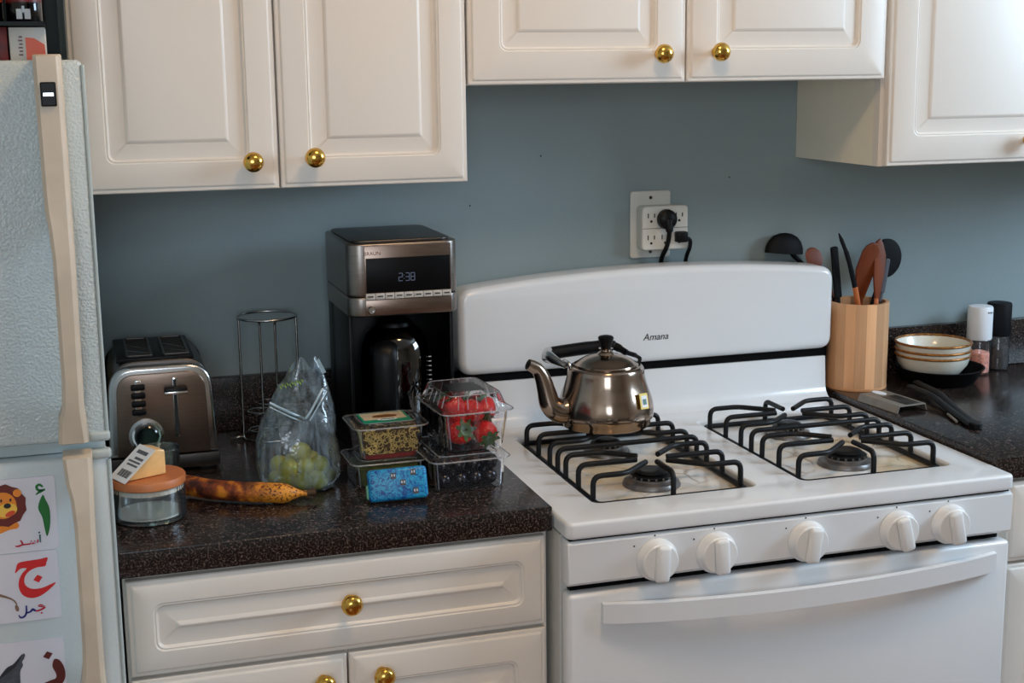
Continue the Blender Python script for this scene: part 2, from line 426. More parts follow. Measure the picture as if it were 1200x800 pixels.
# ------------------------------------------------------------------ the room
X0, X1, Y0, ZC = -1.75, 2.5, -4.35, 2.44
struct(rbox('floor', X0 - .1, X1 + .1, Y0 - .1, .1, -.08, 0, 'floor_wood'), 'warm brown wooden kitchen floor')
struct(rbox('ceiling', X0 - .1, X1 + .1, Y0 - .1, .1, ZC, ZC + .08, 'ceiling_paint'), 'white painted ceiling')
struct(rbox('wall_back', X0 - .1, X1 + .1, 0, .1, 0, ZC, 'wall_paint'), 'slate blue painted wall behind the stove')
for nx, nz in ((.195, 1.388), (.585, 1.335), (.055, 1.30)): lathe('nail_hole', [(0, 0), (.0016, 0), (.0016, .0006), (0, .0006)], 'hole_black', bpy.data.objects['wall_back'], 10, (nx, -.0001, nz), 'Y')
struct(rbox('wall_left', X0 - .1, X0, Y0, 0, 0, ZC, 'room_paint'), 'plain wall beyond the refrigerator')
def wall_with_window(name, n, axis, at, thick, a0, a1, w0, w1, z0, z1, label):
    # a wall with one rectangular opening, plus a framed window in it
    ol = [[(a0, 0), (a1, 0), (a1, ZC), (a0, ZC)], [(w0, z0), (w0, z1), (w1, z1), (w1, z0)]]
    w = plate(name, ol, thick, 'room_paint', None, 0, axis, at); struct(w, label)
    e = bpy.data.objects.new('window_%d' % n, None); COL.objects.link(e); struct(e, 'white framed window with two sashes')
    mid = (z0 + z1) / 2
    fr = [[(w0 + .001, z0 + .001), (w1 - .001, z0 + .001), (w1 - .001, z1 - .001), (w0 + .001, z1 - .001)], [(w0 + .05, z0 + .05), (w0 + .05, mid - .02), (w1 - .05, mid - .02), (w1 - .05, z0 + .05)],
          [(w0 + .05, mid + .02), (w0 + .05, z1 - .05), (w1 - .05, z1 - .05), (w1 - .05, mid + .02)]]
    plate('window_frame', fr, .05, 'cabinet_white', e, .003, axis, at)
    for s0, s1 in ((z0 + .05, mid - .02), (mid + .02, z1 - .05)):
        plate('pane', [[(w0 + .05, s0), (w1 - .05, s0), (w1 - .05, s1), (w0 + .05, s1)]], .004, 'window_glass', e, 0, axis, at)
wall_with_window('wall_right', 1, 'YZ', X1 + .05, .1, Y0, 0, -1.85, -.85, 1.5, 2.32, 'plain wall with a window at the end of the counter')
wall_with_window('wall_front', 2, 'XZ', Y0 - .05, .1, X0, X1, -1.55, -.35, 1.15, 2.25, 'plain wall with a window behind the photographer')

# ------------------------------------------------------------------ cabinets
def panel_front(name, w, h, mat, parent, t=0.018, g=0.056, x=0, y=0, z=0):
    """routed raised-panel front, lower left corner at x,z, face at y (towards -y)"""
    rings = [(0, t, .001), (0, .006, .001), (.0015, .0035, .002), (.006, .003, .002), (.008, .0006, .003), (.0095, 0, .003), (g, 0, .014), (g + .0012, .0016, .013), (g + .0024, .0020, .0125), (g + .0036, .0014, .012), (g + .0050, .0046, .011),
             (g + .007, .0062, .009), (g + .010, .0062, .006), (g + .0300, .0036, .002), (g + .0310, .0028, .0016), (g + .0340, .0006, .0012), (g + .036, .0001, .001)]
    V, F = [], []; n = 5
    for ins, d, r in rings:
        for (px, pz) in rrect(ins, w - ins, ins, h - ins, r, n): V.append((x + px, y + d, z + pz))
    k = 4 * (n + 1)
    for i in range(len(rings) - 1):
        for j in range(k): F.append((i * k + j, i * k + (j + 1) % k, (i + 1) * k + (j + 1) % k, (i + 1) * k + j))
    F.append(tuple(range(k))); F.append(tuple(range((len(rings) - 1) * k, len(rings) * k)))
    return mo(name, (V, F), mat, parent, auto=28)
KNOB = [(0, 0), (.0075, 0), (.0075, .002), (.005, .004), (.0045, .010), (.007, .013), (.0125, .017), (.0155, .022), (.0150, .027), (.0115, .0315), (.006, .0337), (0, .0343)]
def add_knob(parent, x, y, z): return lathe('knob', KNOB, 'brass', parent, 28, (x, y, z), 'Y')
def cabinet_box(parent, w, d, h, mat='cabinet_white', side=None, open_front=True, t=.018):
    b = bmesh.new()
    for a in ((0, t, 0, d, 0, h), (w - t, w, 0, d, 0, h), (t, w - t, 0, d, 0, t), (t, w - t, 0, d, h - t, h), (t, w - t, d - .006, d, t, h - t)): box_bm(*a, bm=b)
    return mo('carcass', b, side or mat, parent)
def face_frame(parent, w, h, extra=()):
    b = bmesh.new(); s = .038
    for a in ((0, s, 0, h), (w - s, w, 0, h), (s, w - s, 0, s), (s, w - s, h - s, h)) + tuple(extra): box_bm(a[0], a[1], -.019, 0, a[2], a[3], bm=b)
    return mo('face_frame', b, 'cabinet_white', parent)
YU = -.3213
def upper(x0, x1, z0, split, label, doors, side='cabinet_white', top=2.15, g=.044):
    t = thing('wall_cabinet', label, 'cabinet', (x0, YU + .0385, z0), 0, 'white wall cabinets')
    w = x1 - x0; h = top - z0; d = -(YU + .0385) - .001
    cabinet_box(t, w, d, h, side=side); face_frame(t, w, h, [(split - x0 - .02, split - x0 + .02, .038, h - .038)])
    for (a, b_, kx) in doors:
        dr = panel_front('door', b_ - a, h - .006, 'cabinet_white', t, g=g, x=a - x0, y=-.0385, z=.001)
        add_knob(dr, kx[0] - x0, -.0385, kx[1] - z0)
    return t
upper(-.643, -.0352, 1.370, -.339, 'white two-door wall cabinet hanging above the toaster', [(-.642, -.3405, (-.382, 1.414)), (-.3375, -.0362, (-.287, 1.418))])
upper(-.0345, .7285, 1.5235, .347, 'short white two-door wall cabinet hanging above the stove', [(-.0325, .3455, (.296, 1.571)), (.3485, .727, (.399, 1.573))], g=.052)
upper(.7292, 1.55, 1.370, 1.14, 'white wall cabinet above the bamboo utensil crock, with side panel exposed', [(.737, 1.1385, (1.026, 1.411)), (1.1415, 1.549, (1.26, 1.411))], side='cabinet_side', g=.051)

def base_cab(x0, x1, label, drawer, doors, knobs_d, knobs, zdr=.729):
    t = thing('base_cabinet', label, 'cabinet', (x0, -.612, 0), 0, 'white base cabinets')
    w = x1 - x0
    b = bmesh.new()
    for a in ((0, .018, .02, .60, 0, .875), (w - .018, w, .02, .60, 0, .875), (.018, w - .018, .02, .60, .1, .118), (.018, w - .018, .594, .60, .118, .875), (.018, w - .018, .07, .09, 0, .1)): box_bm(*a, bm=b)
    mo('carcass', b, 'cabinet_white', t)
    b = bmesh.new()
    for a in ((0, .035, .1, .875), (w - .035, w, .1, .875), (.035, w - .035, .84, .875), (.035, w - .035, .1, .135), (.035, w - .035, zdr - .02, zdr + .015)): box_bm(a[0], a[1], 0, .019, a[2], a[3], bm=b)
    mo('face_frame', b, 'cabinet_white', t)
    dr = panel_front('drawer', drawer[1] - drawer[0], .868 - zdr, 'cabinet_white', t, g=.034, x=drawer[0] - x0, y=-.0185, z=zdr)
    for kx, kz in knobs_d: add_knob(dr, kx - x0, -.0185, kz)
    for (a, b_), (kx, kz) in zip(doors, knobs):
        do = panel_front('door', b_ - a, zdr - .006 - .115, 'cabinet_white', t, g=.045, x=a - x0, y=-.0185, z=.115)
        add_knob(do, kx - x0, -.0185, kz)
    return t
base_cab(-.620, -.006, 'white base cabinet with a wide drawer under the dark counter beside the refrigerator', (-.616, -.012), [(-.616, -.3155), (-.3125, -.012)], [(-.310, .806)], [(-.352, .69), (-.266, .69)])
base_cab(.786, 1.95, 'white base cabinet under the counter holding the bamboo crock', (.800, 1.93), [(.800, 1.363), (1.367, 1.93)], [(1.36, .806)], [(1.31, .69), (1.42, .69)])

def countertop(x0, x1, label):
    t = thing('countertop', label, 'countertop', (x0, -.635, .876))
    w = x1 - x0
    plate('slab', [[(0, 0), (w, 0), (w, .633), (0, .633)]], .038, 'counter_laminate', t, .002, 'XY', .019)
    plate('backsplash', [[(0, .0385), (w, .0385), (w, .1364), (0, .1364)]], .018, 'counter_laminate', t, .0015, 'XZ', .624)
    return t
countertop(-.6235, -.0035, 'dark speckled countertop with backsplash beside the refrigerator')
countertop(.7665, 1.98, 'dark speckled countertop with backsplash running to the right of the stove')

# ------------------------------------------------------------------ the gas range
RG = thing('gas_range', 'white gas range with four burners and black wire grates', 'stove', (.381, -.35, 0))
ZT = .903
def rg(f, *a, **k): k['world'] = True; return f(*a, **k)
bm = bmesh.new()
box_bm(.001, .761, -.655, -.03, .03, .80, bm=bm)
for a in ((.03, .07, -.62, -.58), (.69, .73, -.62, -.58), (.03, .07, -.1, -.06), (.69, .73, -.1, -.06)): box_bm(a[0], a[1], a[2], a[3], 0, .03, bm=bm)
mo('body', bm, 'stove_side', RG, world=True)
bm = bmesh.new()
for a in ((.001, .02, -.655, -.03), (.742, .761, -.655, -.03), (.02, .742, -.06, -.03)): box_bm(a[0], a[1], a[2], a[3], .80, .8765, bm=bm)
mo('upper_body', bm, 'stove_side', RG, world=True)
WL = (.075, .345); WRt = (.428, .698); WY = (-.607, -.203)
plate('cooktop', [rrect(0, .762, -.692, -.115, .012), rrect(WL[0], WL[1], WY[0], WY[1], .012)[::-1], rrect(WRt[0], WRt[1], WY[0], WY[1], .012)[::-1]],
      ZT - .8775, 'stove_enamel', RG, .0055, 'XY', (ZT + .8775) / 2, world=True, res=4)
for (a, b_) in (WL, WRt):
    bm = box_bm(a - .004, b_ + .004, WY[0] - .004, WY[1] + .004, .874, .8895)
    mo('burner_pan', bm, 'burner_pan_enamel', RG, world=True)
# riser with a cove, then the overhanging backguard
prof = [(-.135, ZT - .001)] + [(-.135 + .028 * sin(t), ZT + .028 * (1 - cos(t))) for t in [pi / 2 * k / 6 for k in range(1, 7)]] + [(-.103, .985), (-.06, .985), (-.06, ZT - .001)]
plate('riser', [prof], .746, 'stove_enamel', RG, .003, 'YZ', .379, world=True)
rbox('vent_slot', .004, .754, -.098, -.055, .984, 1.0005, 'black_gap', RG, world=True)
top = [(.762 * k / 24, 1.181 - .022 * ((.762 * k / 24 - .40) / .381) ** 2) for k in range(25)]
def round_poly(pts, r, n=5):
    P = [Vector((p[0], p[1], 0)) for p in pts]; P = [P[-1]] + P + [P[0]]; out = []
    for i in range(1, len(P) - 1):
        a = P[i - 1] - P[i]; c = P[i + 1] - P[i]
        if a.angle(c) > R(160): out.append((P[i].x, P[i].y)); continue
        rr = min(r, a.length * .48, c.length * .48) if a.length > .05 and c.length > .05 else min(a.length, c.length, r)
        s = P[i] + a.normalized() * rr; e = P[i] + c.normalized() * rr
        for k in range(n + 1):
            t = k / n; q = s * (1 - t) ** 2 + P[i] * 2 * t * (1 - t) + e * t * t; out.append((q.x, q.y))
    return out
ol = round_poly([(0, 1.0), (.762, 1.0)] + [(p[0], p[1]) for p in top[::-1]], .026)
plate('backguard', [ol], .075, 'stove_enamel', RG, .014, 'XZ', -.0735, world=True, res=4)
text_ob('brand_lettering', 'Amana', .0185, 'ink_black', RG, front_m(.384 - .381, -.1113 + .35, 1.049), shear=.25)
# control panel
prof = [(-.684, .8740), (-.690, .8700), (-.690, .811), (-.684, .8055), (-.656, .8055), (-.656, .8740)]
plate('control_panel', [prof], .758, 'stove_enamel', RG, .002, 'YZ', .381, world=True)
for kx, tw in ((.141, 4), (.237, -3), (.39, 8), (.549, -14), (.642, -12)):
    kb = lathe('burner_knob', [(0, 0), (.0325, 0), (.0325, .003), (.0300, .006), (.0285, .016), (.0265, .018), (0, .0185)], 'knob_white', RG, 32, (kx, -.6905, .834), 'Y', world=True)
    b = box_bm(-.0115, .0115, -.0125, .0, -.028, .028, .0060, 3)
    b.transform(Matrix.Translation((kx, -.7085, .834)) @ Matrix.Rotation(R(tw), 4, 'Y'))
    mo('grip', b, 'knob_white', kb, world=True, auto=40)
    for dx, dz in ((-.003, .043), (-.036, .030)):
        mo('dial_mark', lathe_d([(0, 0), (.0014, 0), (.0014, .0004), (0, .0004)], 8, (kx + dx, -.6902, .834 + dz - .006), 'Y'), 'ink_black', RG, world=True)
rbox('seam_gap', .006, .756, -.6835, -.657, .8735, .8780, 'black_gap', RG, world=True)
rbox('door_gap', .012, .75, -.668, -.656, .792, .806, 'black_gap', RG, world=True)
od = rbox('oven_door', .002, .760, -.690, -.657, .22, .7925, 'stove_enamel', RG, .007, 3, world=True)
pts = []; N = 28
for k in range(N + 1):
    x = .053 + (.728 - .053) * k / N; s = (x - .3905) / .3375
    pts.append((x, -.690 - .024 * (1 - s * s) ** .8 - .004, .7625 - .007 * (1 - s * s)))
V, F = [], []
cs = [(-.006, -.015), (.002, -.0165), (.0065, -.012), (.0065, .012), (.002, .0165), (-.006, .015)]
for (x, y, z) in pts:
    for (a, c) in cs: V.append((x, y + a, z + c))
k6 = len(cs)
for i in range(N):
    for j in range(k6): F.append((i * k6 + j, i * k6 + (j + 1) % k6, (i + 1) * k6 + (j + 1) % k6, (i + 1) * k6 + j))
F += [tuple(range(k6)), tuple(range(N * k6, (N + 1) * k6))]
mo('handle', (V, F), 'stove_enamel', od, world=True, auto=35)
for xx in (.062, .719): rbox('handle_post', xx - .008, xx + .008, -.7005, -.689, .750, .771, 'stove_enamel', od, .002, 2, world=True)
rbox('storage_drawer', .002, .760, -.688, -.657, .05, .212, 'stove_enamel', RG, .006, 3, world=True)
# burners and grates
BY = (-.306, -.506); GY = [-.240, -.306, -.366, -.406, -.446, -.506, -.572]
for (a, b_), cx in ((WL, .210), (WRt, .563)):
    for by in BY:
        big = .047 if by < -.4 else .041
        bn = lathe('burner', [(0, 0), (big, 0), (big, .003), (big - .003, .008), (big - .012, .011), (big - .012, .014), (0, .014)], 'burner_grey', RG, 32, (cx, by, .8897), world=True)
        hd = lathe('burner_head', [(0, 0), (big - .016, 0), (big - .013, .003), (big - .013, .005), (big - .015, .006), (0, .006)], 'black_iron', bn, 28, (cx, by, .9035), world=True)
        lathe('burner_cap', [(0, 0), (big - .020, 0), (big - .019, .003), (big - .023, .0055), (big - .032, .0062), (0, .0050)], 'black_iron', bn, 28, (cx, by, .9096), world=True)
        d = [box_bm(-.0012, .0012, -.0014, .0014, 0, .0035) for _ in range(18)]
        b = bmesh.new()
        for q in range(18):
            a_ = 2 * pi * q / 18; t_ = d[q]; t_.transform(Matrix.Translation((cx + (big - .013) * cos(a_), by + (big - .013) * sin(a_), .9045)) @ Matrix.Rotation(a_, 4, 'Z'))
            me = bpy.data.meshes.new('t'); t_.to_mesh(me); t_.free(); b.from_mesh(me); bpy.data.meshes.remove(me)
        mo('flame_ports', b, 'burner_grey', bn, world=True)
    gx0, gx1 = a + .010, b_ - .010; gy0, gy1 = WY[0] + .014, WY[1] - .012; rw = .0046; zb = .8897 + rw; zg = .9335
    fr = fillet_path([(gx0, gy0, zb), (gx1, gy0, zb), (gx1, gy1, zb), (gx0, gy1, zb)], .01)
    g = mo('grate', tube_d(fillet_path([(cx, gy0, zb), (gx1, gy0, zb), (gx1, gy1, zb), (gx0, gy1, zb), (gx0, gy0, zb), (cx - .001, gy0, zb)], .012), rw, 8), 'black_iron', RG, world=True, auto=50)
    def finger(pts): tube('finger', fillet_path(pts, .014, 5), rw, 'black_iron', g, 8, world=True)
    for s, ex in ((-1, gx0), (1, gx1)):
        for k, y in enumerate(GY):
            tip = .026
            if k == 3:
                continue
            by = BY[0] if k < 3 else BY[1]
            if k in (1, 5):
                p = [(ex, y, zb), (ex, y, zg), (cx + s * tip, y, zg)]
            else:
                dy = y - by; m = abs(dy)
                p = [(ex, y, zb), (ex, y, zg), (cx + s * (m * 1.0 + .004), y, zg), (cx + s * .018, by + (.018 if dy > 0 else -.018), zg)]
            finger(p)
    y = GY[3]; finger([(gx0, y, zb), (gx0, y, zg), (gx1, y, zg), (gx1, y, zb)])
    for y, by in ((gy1, BY[0]), (gy0, BY[1])):
        s = 1 if y > by else -1
        finger([(cx, y, zb), (cx, y, zg), (cx, by + s * .022, zg)])

# ------------------------------------------------------------------ refrigerator
FX = -.6285; FY = -.80
FR = thing('refrigerator', 'white top-freezer refrigerator with beige handles and pebbled doors', 'refrigerator', (-.98, -.42, 0))
rbox('body', -1.33, FX - .002, -.735, -.06, .02, 1.555, 'fridge_white', FR, .004, world=True)
rbox('foot_grille', -1.32, FX - .012, -.76, -.736, .0, .09, 'black_plastic', FR, .002, world=True)
rbox('gasket', -1.325, FX - .006, -.742, -.7345, .11, 1.55, 'fridge_white', FR, world=True)
fz = rbox('freezer_door', -1.33, FX, FY, -.742, 1.1145, 1.566, 'fridge_pebble', FR, .006, 3, world=True)
fd = rbox('fresh_food_door', -1.33, FX, FY, -.742, .10, 1.0955, 'fridge_smooth', FR, .006, 3, world=True)
rbox('divider', -1.329, FX - .003, -.775, -.742, 1.0965, 1.1135, 'fridge_white', FR, .001, world=True)
tube('door_edge_trim', [(FX + .0008, FY + .002, 1.12), (FX + .0008, FY + .002, 1.56)], .0022, 'fridge_white', fz, 8, world=True)
tube('door_edge_trim', [(FX + .0008, FY + .002, .11), (FX + .0008, FY + .002, 1.09)], .0022, 'fridge_white', fd, 8, world=True)
for zz in (1.1195, 1.0975):
    rbox('hinge_cap', FX - .022, FX + .004, FY - .004, FY + .012, zz - .006, zz + .006, 'fridge_white', FR, .004, 3, world=True)
def handle(parent, secs):
    """secs: z, x0, x1, y_front, y_back ; a moulded grip swept in z"""
    V, F = [], []
    for (z, a, b_, yf, yb) in secs:
        V += [(a, yb, z), (a, yf + .004, z), (a + .004, yf, z), (b_ - .006, yf, z), (b_ - .002, yf + .003, z), (b_, yf + .008, z), (b_, yb, z)]
    for i in range(len(secs) - 1):
        for j in range(7): F.append((i * 7 + j, i * 7 + (j + 1) % 7, (i + 1) * 7 + (j + 1) % 7, (i + 1) * 7 + j))
    F += [tuple(range(7)), tuple(range((len(secs) - 1) * 7, len(secs) * 7))]
    return mo('handle', (V, F), 'fridge_trim', parent, world=True, auto=35)
h1 = handle(fz, [(1.572, -.680, -.651, -.836, -.8005), (1.570, -.681, -.650, -.840, -.8005), (1.43, -.680, -.650, -.842, -.8005), (1.40, -.6795, -.650, -.842, -.8005), (1.375, -.677, -.650, -.846, -.806),
             (1.34, -.675, -.650, -.848, -.818), (1.20, -.675, -.6515, -.848, -.818), (1.165, -.677, -.652, -.845, -.806), (1.150, -.682, -.651, -.842, -.8005), (1.122, -.684, -.649, -.836, -.8005), (1.120, -.683, -.650, -.830, -.8005)])
b = box_bm(-.0085, .0085, -.003, .0005, -.0135, .0135, .0015)
b.transform(Matrix.Translation((-.6665, -.8418, 1.528))); mo('badge', b, 'black_plastic', h1, world=True)
rbox('badge_mark', -.672, -.661, -.8452, -.8448, 1.526, 1.5295, 'chrome', h1, world=True)
handle(fd, [(1.106, -.680, -.648, -.830, -.8005), (1.104, -.681, -.647, -.838, -.8005), (1.075, -.679, -.647, -.842, -.8005), (1.055, -.675, -.648, -.846, -.806), (1.02, -.673, -.649, -.848, -.818),
            (.87, -.674, -.650, -.848, -.818), (.835, -.676, -.650, -.846, -.806), (.80, -.681, -.649, -.842, -.8005), (.76, -.682, -.648, -.836, -.8005)])

# flash cards held on the lower door
CY = -.8006
def card(label, outline_rect, name='flash_card'):
    x0, x1, z0, z1 = outline_rect
    t = thing(name, label, 'flash card', ((x0 + x1) / 2, CY, z0), 0, 'alphabet cards on the refrigerator door')
    plate('sheet', [rrect(x0, x1, z0, z1, .004)], .0010, 'paper', t, 0, 'XZ', CY - .0006, world=True); return t
def soft(pts, n=4):
    P = smooth_path([(q[0], q[1], 0) for q in [pts[-1]] + pts + [pts[0], pts[1]]], n)[n:-n]; return [(q.x, q.y) for q in P[:-1]]
def ink(name, pts, mat, t, y=.0016):
    if name in ('letter', 'wolf', 'lion_body', 'wolf_shade'): pts = soft(pts)
    return plate(name, [pts], .0004, mat, t, 0, 'XZ', CY - y, world=True)
def ell(cx, cz, rx, rz, n=20, rot=0): return [(cx + rx * cos(2 * pi * k / n) * cos(rot) - rz * sin(2 * pi * k / n) * sin(rot), cz + rx * cos(2 * pi * k / n) * sin(rot) + rz * sin(2 * pi * k / n) * cos(rot)) for k in range(n)]
def brush(pts, ws, n=5):
    """closed outline of a tapering brush stroke along 2D points"""
    P = smooth_path([(p[0], p[1], 0) for p in pts], n); L, Rr = [], []
    for i, p in enumerate(P):
        f = i / (len(P) - 1) * (len(ws) - 1); j = min(int(f), len(ws) - 2); w = ws[j] + (ws[j + 1] - ws[j]) * (f - j)
        t = (P[min(i + 1, len(P) - 1)] - P[max(i - 1, 0)]).normalized(); nn = Vector((-t.y, t.x, 0))
        L.append(p + nn * w / 2); Rr.append(p - nn * w / 2)
    return [(q.x, q.y) for q in L + Rr[::-1]]
c1 = card('alphabet card with a green letter and a lion on the refrigerator', (-.832, -.6925, .9845, 1.0765))
ink('letter', [(-.7075, 1.0535), (-.7045, 1.0475), (-.7010, 1.0375), (-.7005, 1.0250), (-.7020, 1.0120), (-.7055, 1.0015), (-.7075, 1.0080), (-.7095, 1.0250), (-.7135, 1.0385)], 'ink_green', c1)
ink('hamza', brush([(-.7065, 1.0635), (-.7100, 1.0665), (-.7135, 1.0645), (-.7120, 1.0600), (-.7070, 1.0595)], [.002, .003, .003, .003, .002]), 'ink_green', c1)
ink('hamza', brush([(-.7150, 1.0545), (-.7095, 1.0582), (-.7040, 1.0602)], [.001, .0036, .002]), 'ink_green', c1)
ink('word_letter', brush([(-.7140, 1.0045), (-.7140, .9945)], [.0018, .0016]), 'ink_teal', c1); ink('word_letter', ell(-.7145, 1.0070, .0013, .0011, 8), 'ink_teal', c1)
ink('word_letter', brush([(-.7165, .9985), (-.7175, .9950), (-.7200, .9945), (-.7205, .9972), (-.7212, .9945), (-.7240, .9943), (-.7245, .9975), (-.7255, .9943), (-.7300, .9938), (-.7345, .9938)], [.0014, .0018, .0018, .0014, .0018, .0018, .0014, .0018, .0018, .002]), 'ink_dark_red', c1)
ink('word_letter', brush([(-.7365, .9995), (-.7345, .9945), (-.7390, .9925), (-.7430, .9928)], [.0016, .0022, .0022, .0012]), 'ink_dark_red', c1)
ink('lion_body', [(-.770, 1.024), (-.745, 1.026), (-.737, 1.020), (-.739, 1.015), (-.748, 1.014), (-.770, 1.008)], 'lion_orange', c1)
ink('lion_mane', [(-.752 + (.0245 + .0018 * (k % 2)) * cos(2 * pi * k / 22), 1.0445 + (.0250 + .0018 * (k % 2)) * sin(2 * pi * k / 22)) for k in range(22)], 'lion_mane', c1, .0020)
ink('lion_ear', ell(-.7360, 1.0590, .0048, .0048), 'lion_orange', c1, .0024)
ink('lion_face', ell(-.7530, 1.0450, .0155, .0165), 'lion_orange', c1, .0026)
ink('lion_muzzle', ell(-.7490, 1.0390, .0120, .0085, rot=.2), 'lion_face', c1, .0030)
ink('lion_nose', ell(-.7480, 1.0445, .0042, .0032, 12), 'ink_black', c1, .0034)
ink('lion_mouth', ell(-.7455, 1.0345, .0062, .0030, 12, .4), 'lion_mouth', c1, .0034)
for ex in (-.7545, -.7440): ink('lion_eye', ell(ex, 1.0515, .0012, .0019, 10), 'ink_black', c1, .0034)
c2 = card('alphabet card with a red letter and a camel tail on the refrigerator', (-.832, -.6955, .8965, .9835))
ink('letter', [(-.7455, .9590), (-.7440, .9655), (-.7420, .9705), (-.7360, .9725), (-.7170, .9735), (-.7075, .9745), (-.7090, .9685), (-.7110, .9640), (-.7200, .9635), (-.7290, .9600), (-.7345, .9540), (-.7360, .9460), (-.7330, .9400), (-.7260, .9365), (-.7150, .9370), (-.7000, .9420), (-.7090, .9330), (-.7200, .9265), (-.7300, .9255), (-.7385, .9300), (-.7425, .9390), (-.7420, .9490), (-.7375, .9580), (-.7320, .9635), (-.7390, .9640)], 'ink_red', c2)
ink('letter_dot', [(-.7205, .9540), (-.7150, .9505), (-.7195, .9440), (-.7255, .9480)], 'ink_red', c2)
ink('word_letter', brush([(-.7150, .9130), (-.7195, .9150), (-.7215, .9140), (-.7150, .9118), (-.7205, .9088), (-.7255, .9082)], [.0012, .0022, .0018, .0022, .0022, .002]), 'ink_dark_red', c2)
ink('word_letter', ell(-.7190, .9050, .0013, .0011, 8), 'ink_dark_red', c2)
ink('word_letter', brush([(-.7255, .9082), (-.7290, .9105), (-.7320, .9080), (-.7370, .9070)], [.002, .0034, .002, .002]), 'ink_blue', c2)
ink('word_letter', brush([(-.7360, .9165), (-.7365, .9080), (-.7390, .9030), (-.7435, .9020), (-.7455, .9055)], [.0018, .0022, .0024, .0022, .001]), 'ink_blue', c2)
ink('camel_tail', brush([(-.770, .935), (-.758, .930), (-.750, .925), (-.7465, .919)], [.004, .0025, .0018, .0015]), 'camel_tan', c2)
ink('tail_tuft', ell(-.7468, .9145, .0022, .0045, 10, .2), 'camel_tan', c2)
c3 = card('alphabet card with a brown letter and a howling wolf on the refrigerator', (-.832, -.6960, .760, .8710))
ink('letter', [(-.7090, .8430), (-.7030, .8415), (-.6985, .8330), (-.6970, .8230), (-.6990, .8140), (-.7060, .8070), (-.7200, .8060), (-.7250, .8120), (-.7160, .8160), (-.7090, .8180), (-.7080, .8240), (-.7115, .8340)], 'ink_brown', c3)
ink('letter_dot', [(-.7165, .8545), (-.7100, .8510), (-.7150, .8440), (-.7215, .8480)], 'ink_brown', c3)
ink('wolf', [(-.790, .800), (-.785, .822), (-.770, .830), (-.7625, .8385), (-.7560, .8430), (-.7480, .8515), (-.7440, .8555), (-.7420, .8535), (-.7435, .8490), (-.7460, .8450), (-.7455, .8400), (-.7490, .8330), (-.7500, .8180), (-.7520, .800)], 'wolf_grey', c3)
ink('wolf_shade', [(-.7640, .8400), (-.7560, .8440), (-.7455, .8550), (-.7500, .8460), (-.7560, .8380), (-.7700, .8290), (-.7800, .820), (-.772, .831)], 'wolf_dark', c3, .0020)

# ------------------------------------------------------------------ things on top of the refrigerator
ZF = 1.5552
t = thing('wire_shelf', 'black metal shelf standing on top of the refrigerator', 'shelf', (-.80, -.60, ZF))
for px, py in ((-.658, -.722), (-.658, -.45), (-1.00, -.722), (-1.00, -.45)): rbox('post', px - .0075, px + .0075, py - .006, py + .006, ZF, ZF + .40, 'rack_teal_black', t, .001, world=True)
rbox('shelf_board', -1.0, -.658, -.72, -.45, ZF + .052, ZF + .0565, 'rack_teal_black', t, world=True)
rbox('shelf_board', -1.0, -.658, -.72, -.45, ZF + .25, ZF + .258, 'rack_teal_black', t, world=True)
rbox('back_panel', -1.0, -.658, -.452, -.448, ZF + .01, ZF + .39, 'rack_teal_black', t, world=True)
t = thing('carton', 'beige carton with an orange flap on top of the refrigerator', 'carton', (-.688, -.66, ZF))
rbox('box', -.7085, -.667, -.70, -.62, ZF, ZF + .0505, 'carton_beige', t, .001, world=True)
plate('flap', [[(-.690, ZF + .012), (-.6675, ZF + .012), (-.6685, ZF + .030), (-.6800, ZF + .0375), (-.6900, ZF + .0385)]], .001, 'card_orange', t, 0, 'XZ', -.7008, world=True)
for k in range(6): rbox('print_line', -.6985 + .001 * (k % 2), -.6935, -.7006, -.7001, ZF + .017 + k * .0042, ZF + .019 + k * .0042, 'carton_red', t, world=True)
t = thing('carton', 'dark red carton beside the beige carton on top of the refrigerator', 'carton', (-.745, -.66, ZF))
rbox('box', -.780, -.7105, -.70, -.62, ZF, ZF + .051, 'carton_red', t, .001, world=True)
for px, h, lab in ((-.690, .046, 'black jar with a silver cap on the shelf above the refrigerator'), (-.735, .046, 'black jar with a red band on the shelf above the refrigerator')):
    z0 = ZF + .0567
    t = thing('spice_jar', lab, 'jar', (px, -.66, z0), 0, 'jars on the refrigerator shelf')
    lathe('body', [(0, 0), (.020, 0), (.021, .002), (.021, h - .012), (.017, h - .006), (.017, h - .003), (0, h - .003)], 'black_gloss', t, 24)
    lathe('cap', [(0, h - .0025), (.0185, h - .0025), (.0185, h + .012), (.017, h + .014), (0, h + .014)], 'silver_cap', t, 24)
    lathe('band', [(.0213, .024), (.0213, .034), (.0211, .034), (.0211, .024)], 'card_orange' if px < -.7 else 'carton_red', t, 24, caps=False)
    for q in (-.9, -.1): b = box_bm(-.0035, .0035, -.0218, -.0212, .004, .016); b.transform(Matrix.Rotation(q * .55 + .25, 4, 'Z')); mo('foil_patch', b, 'silver_cap', t)

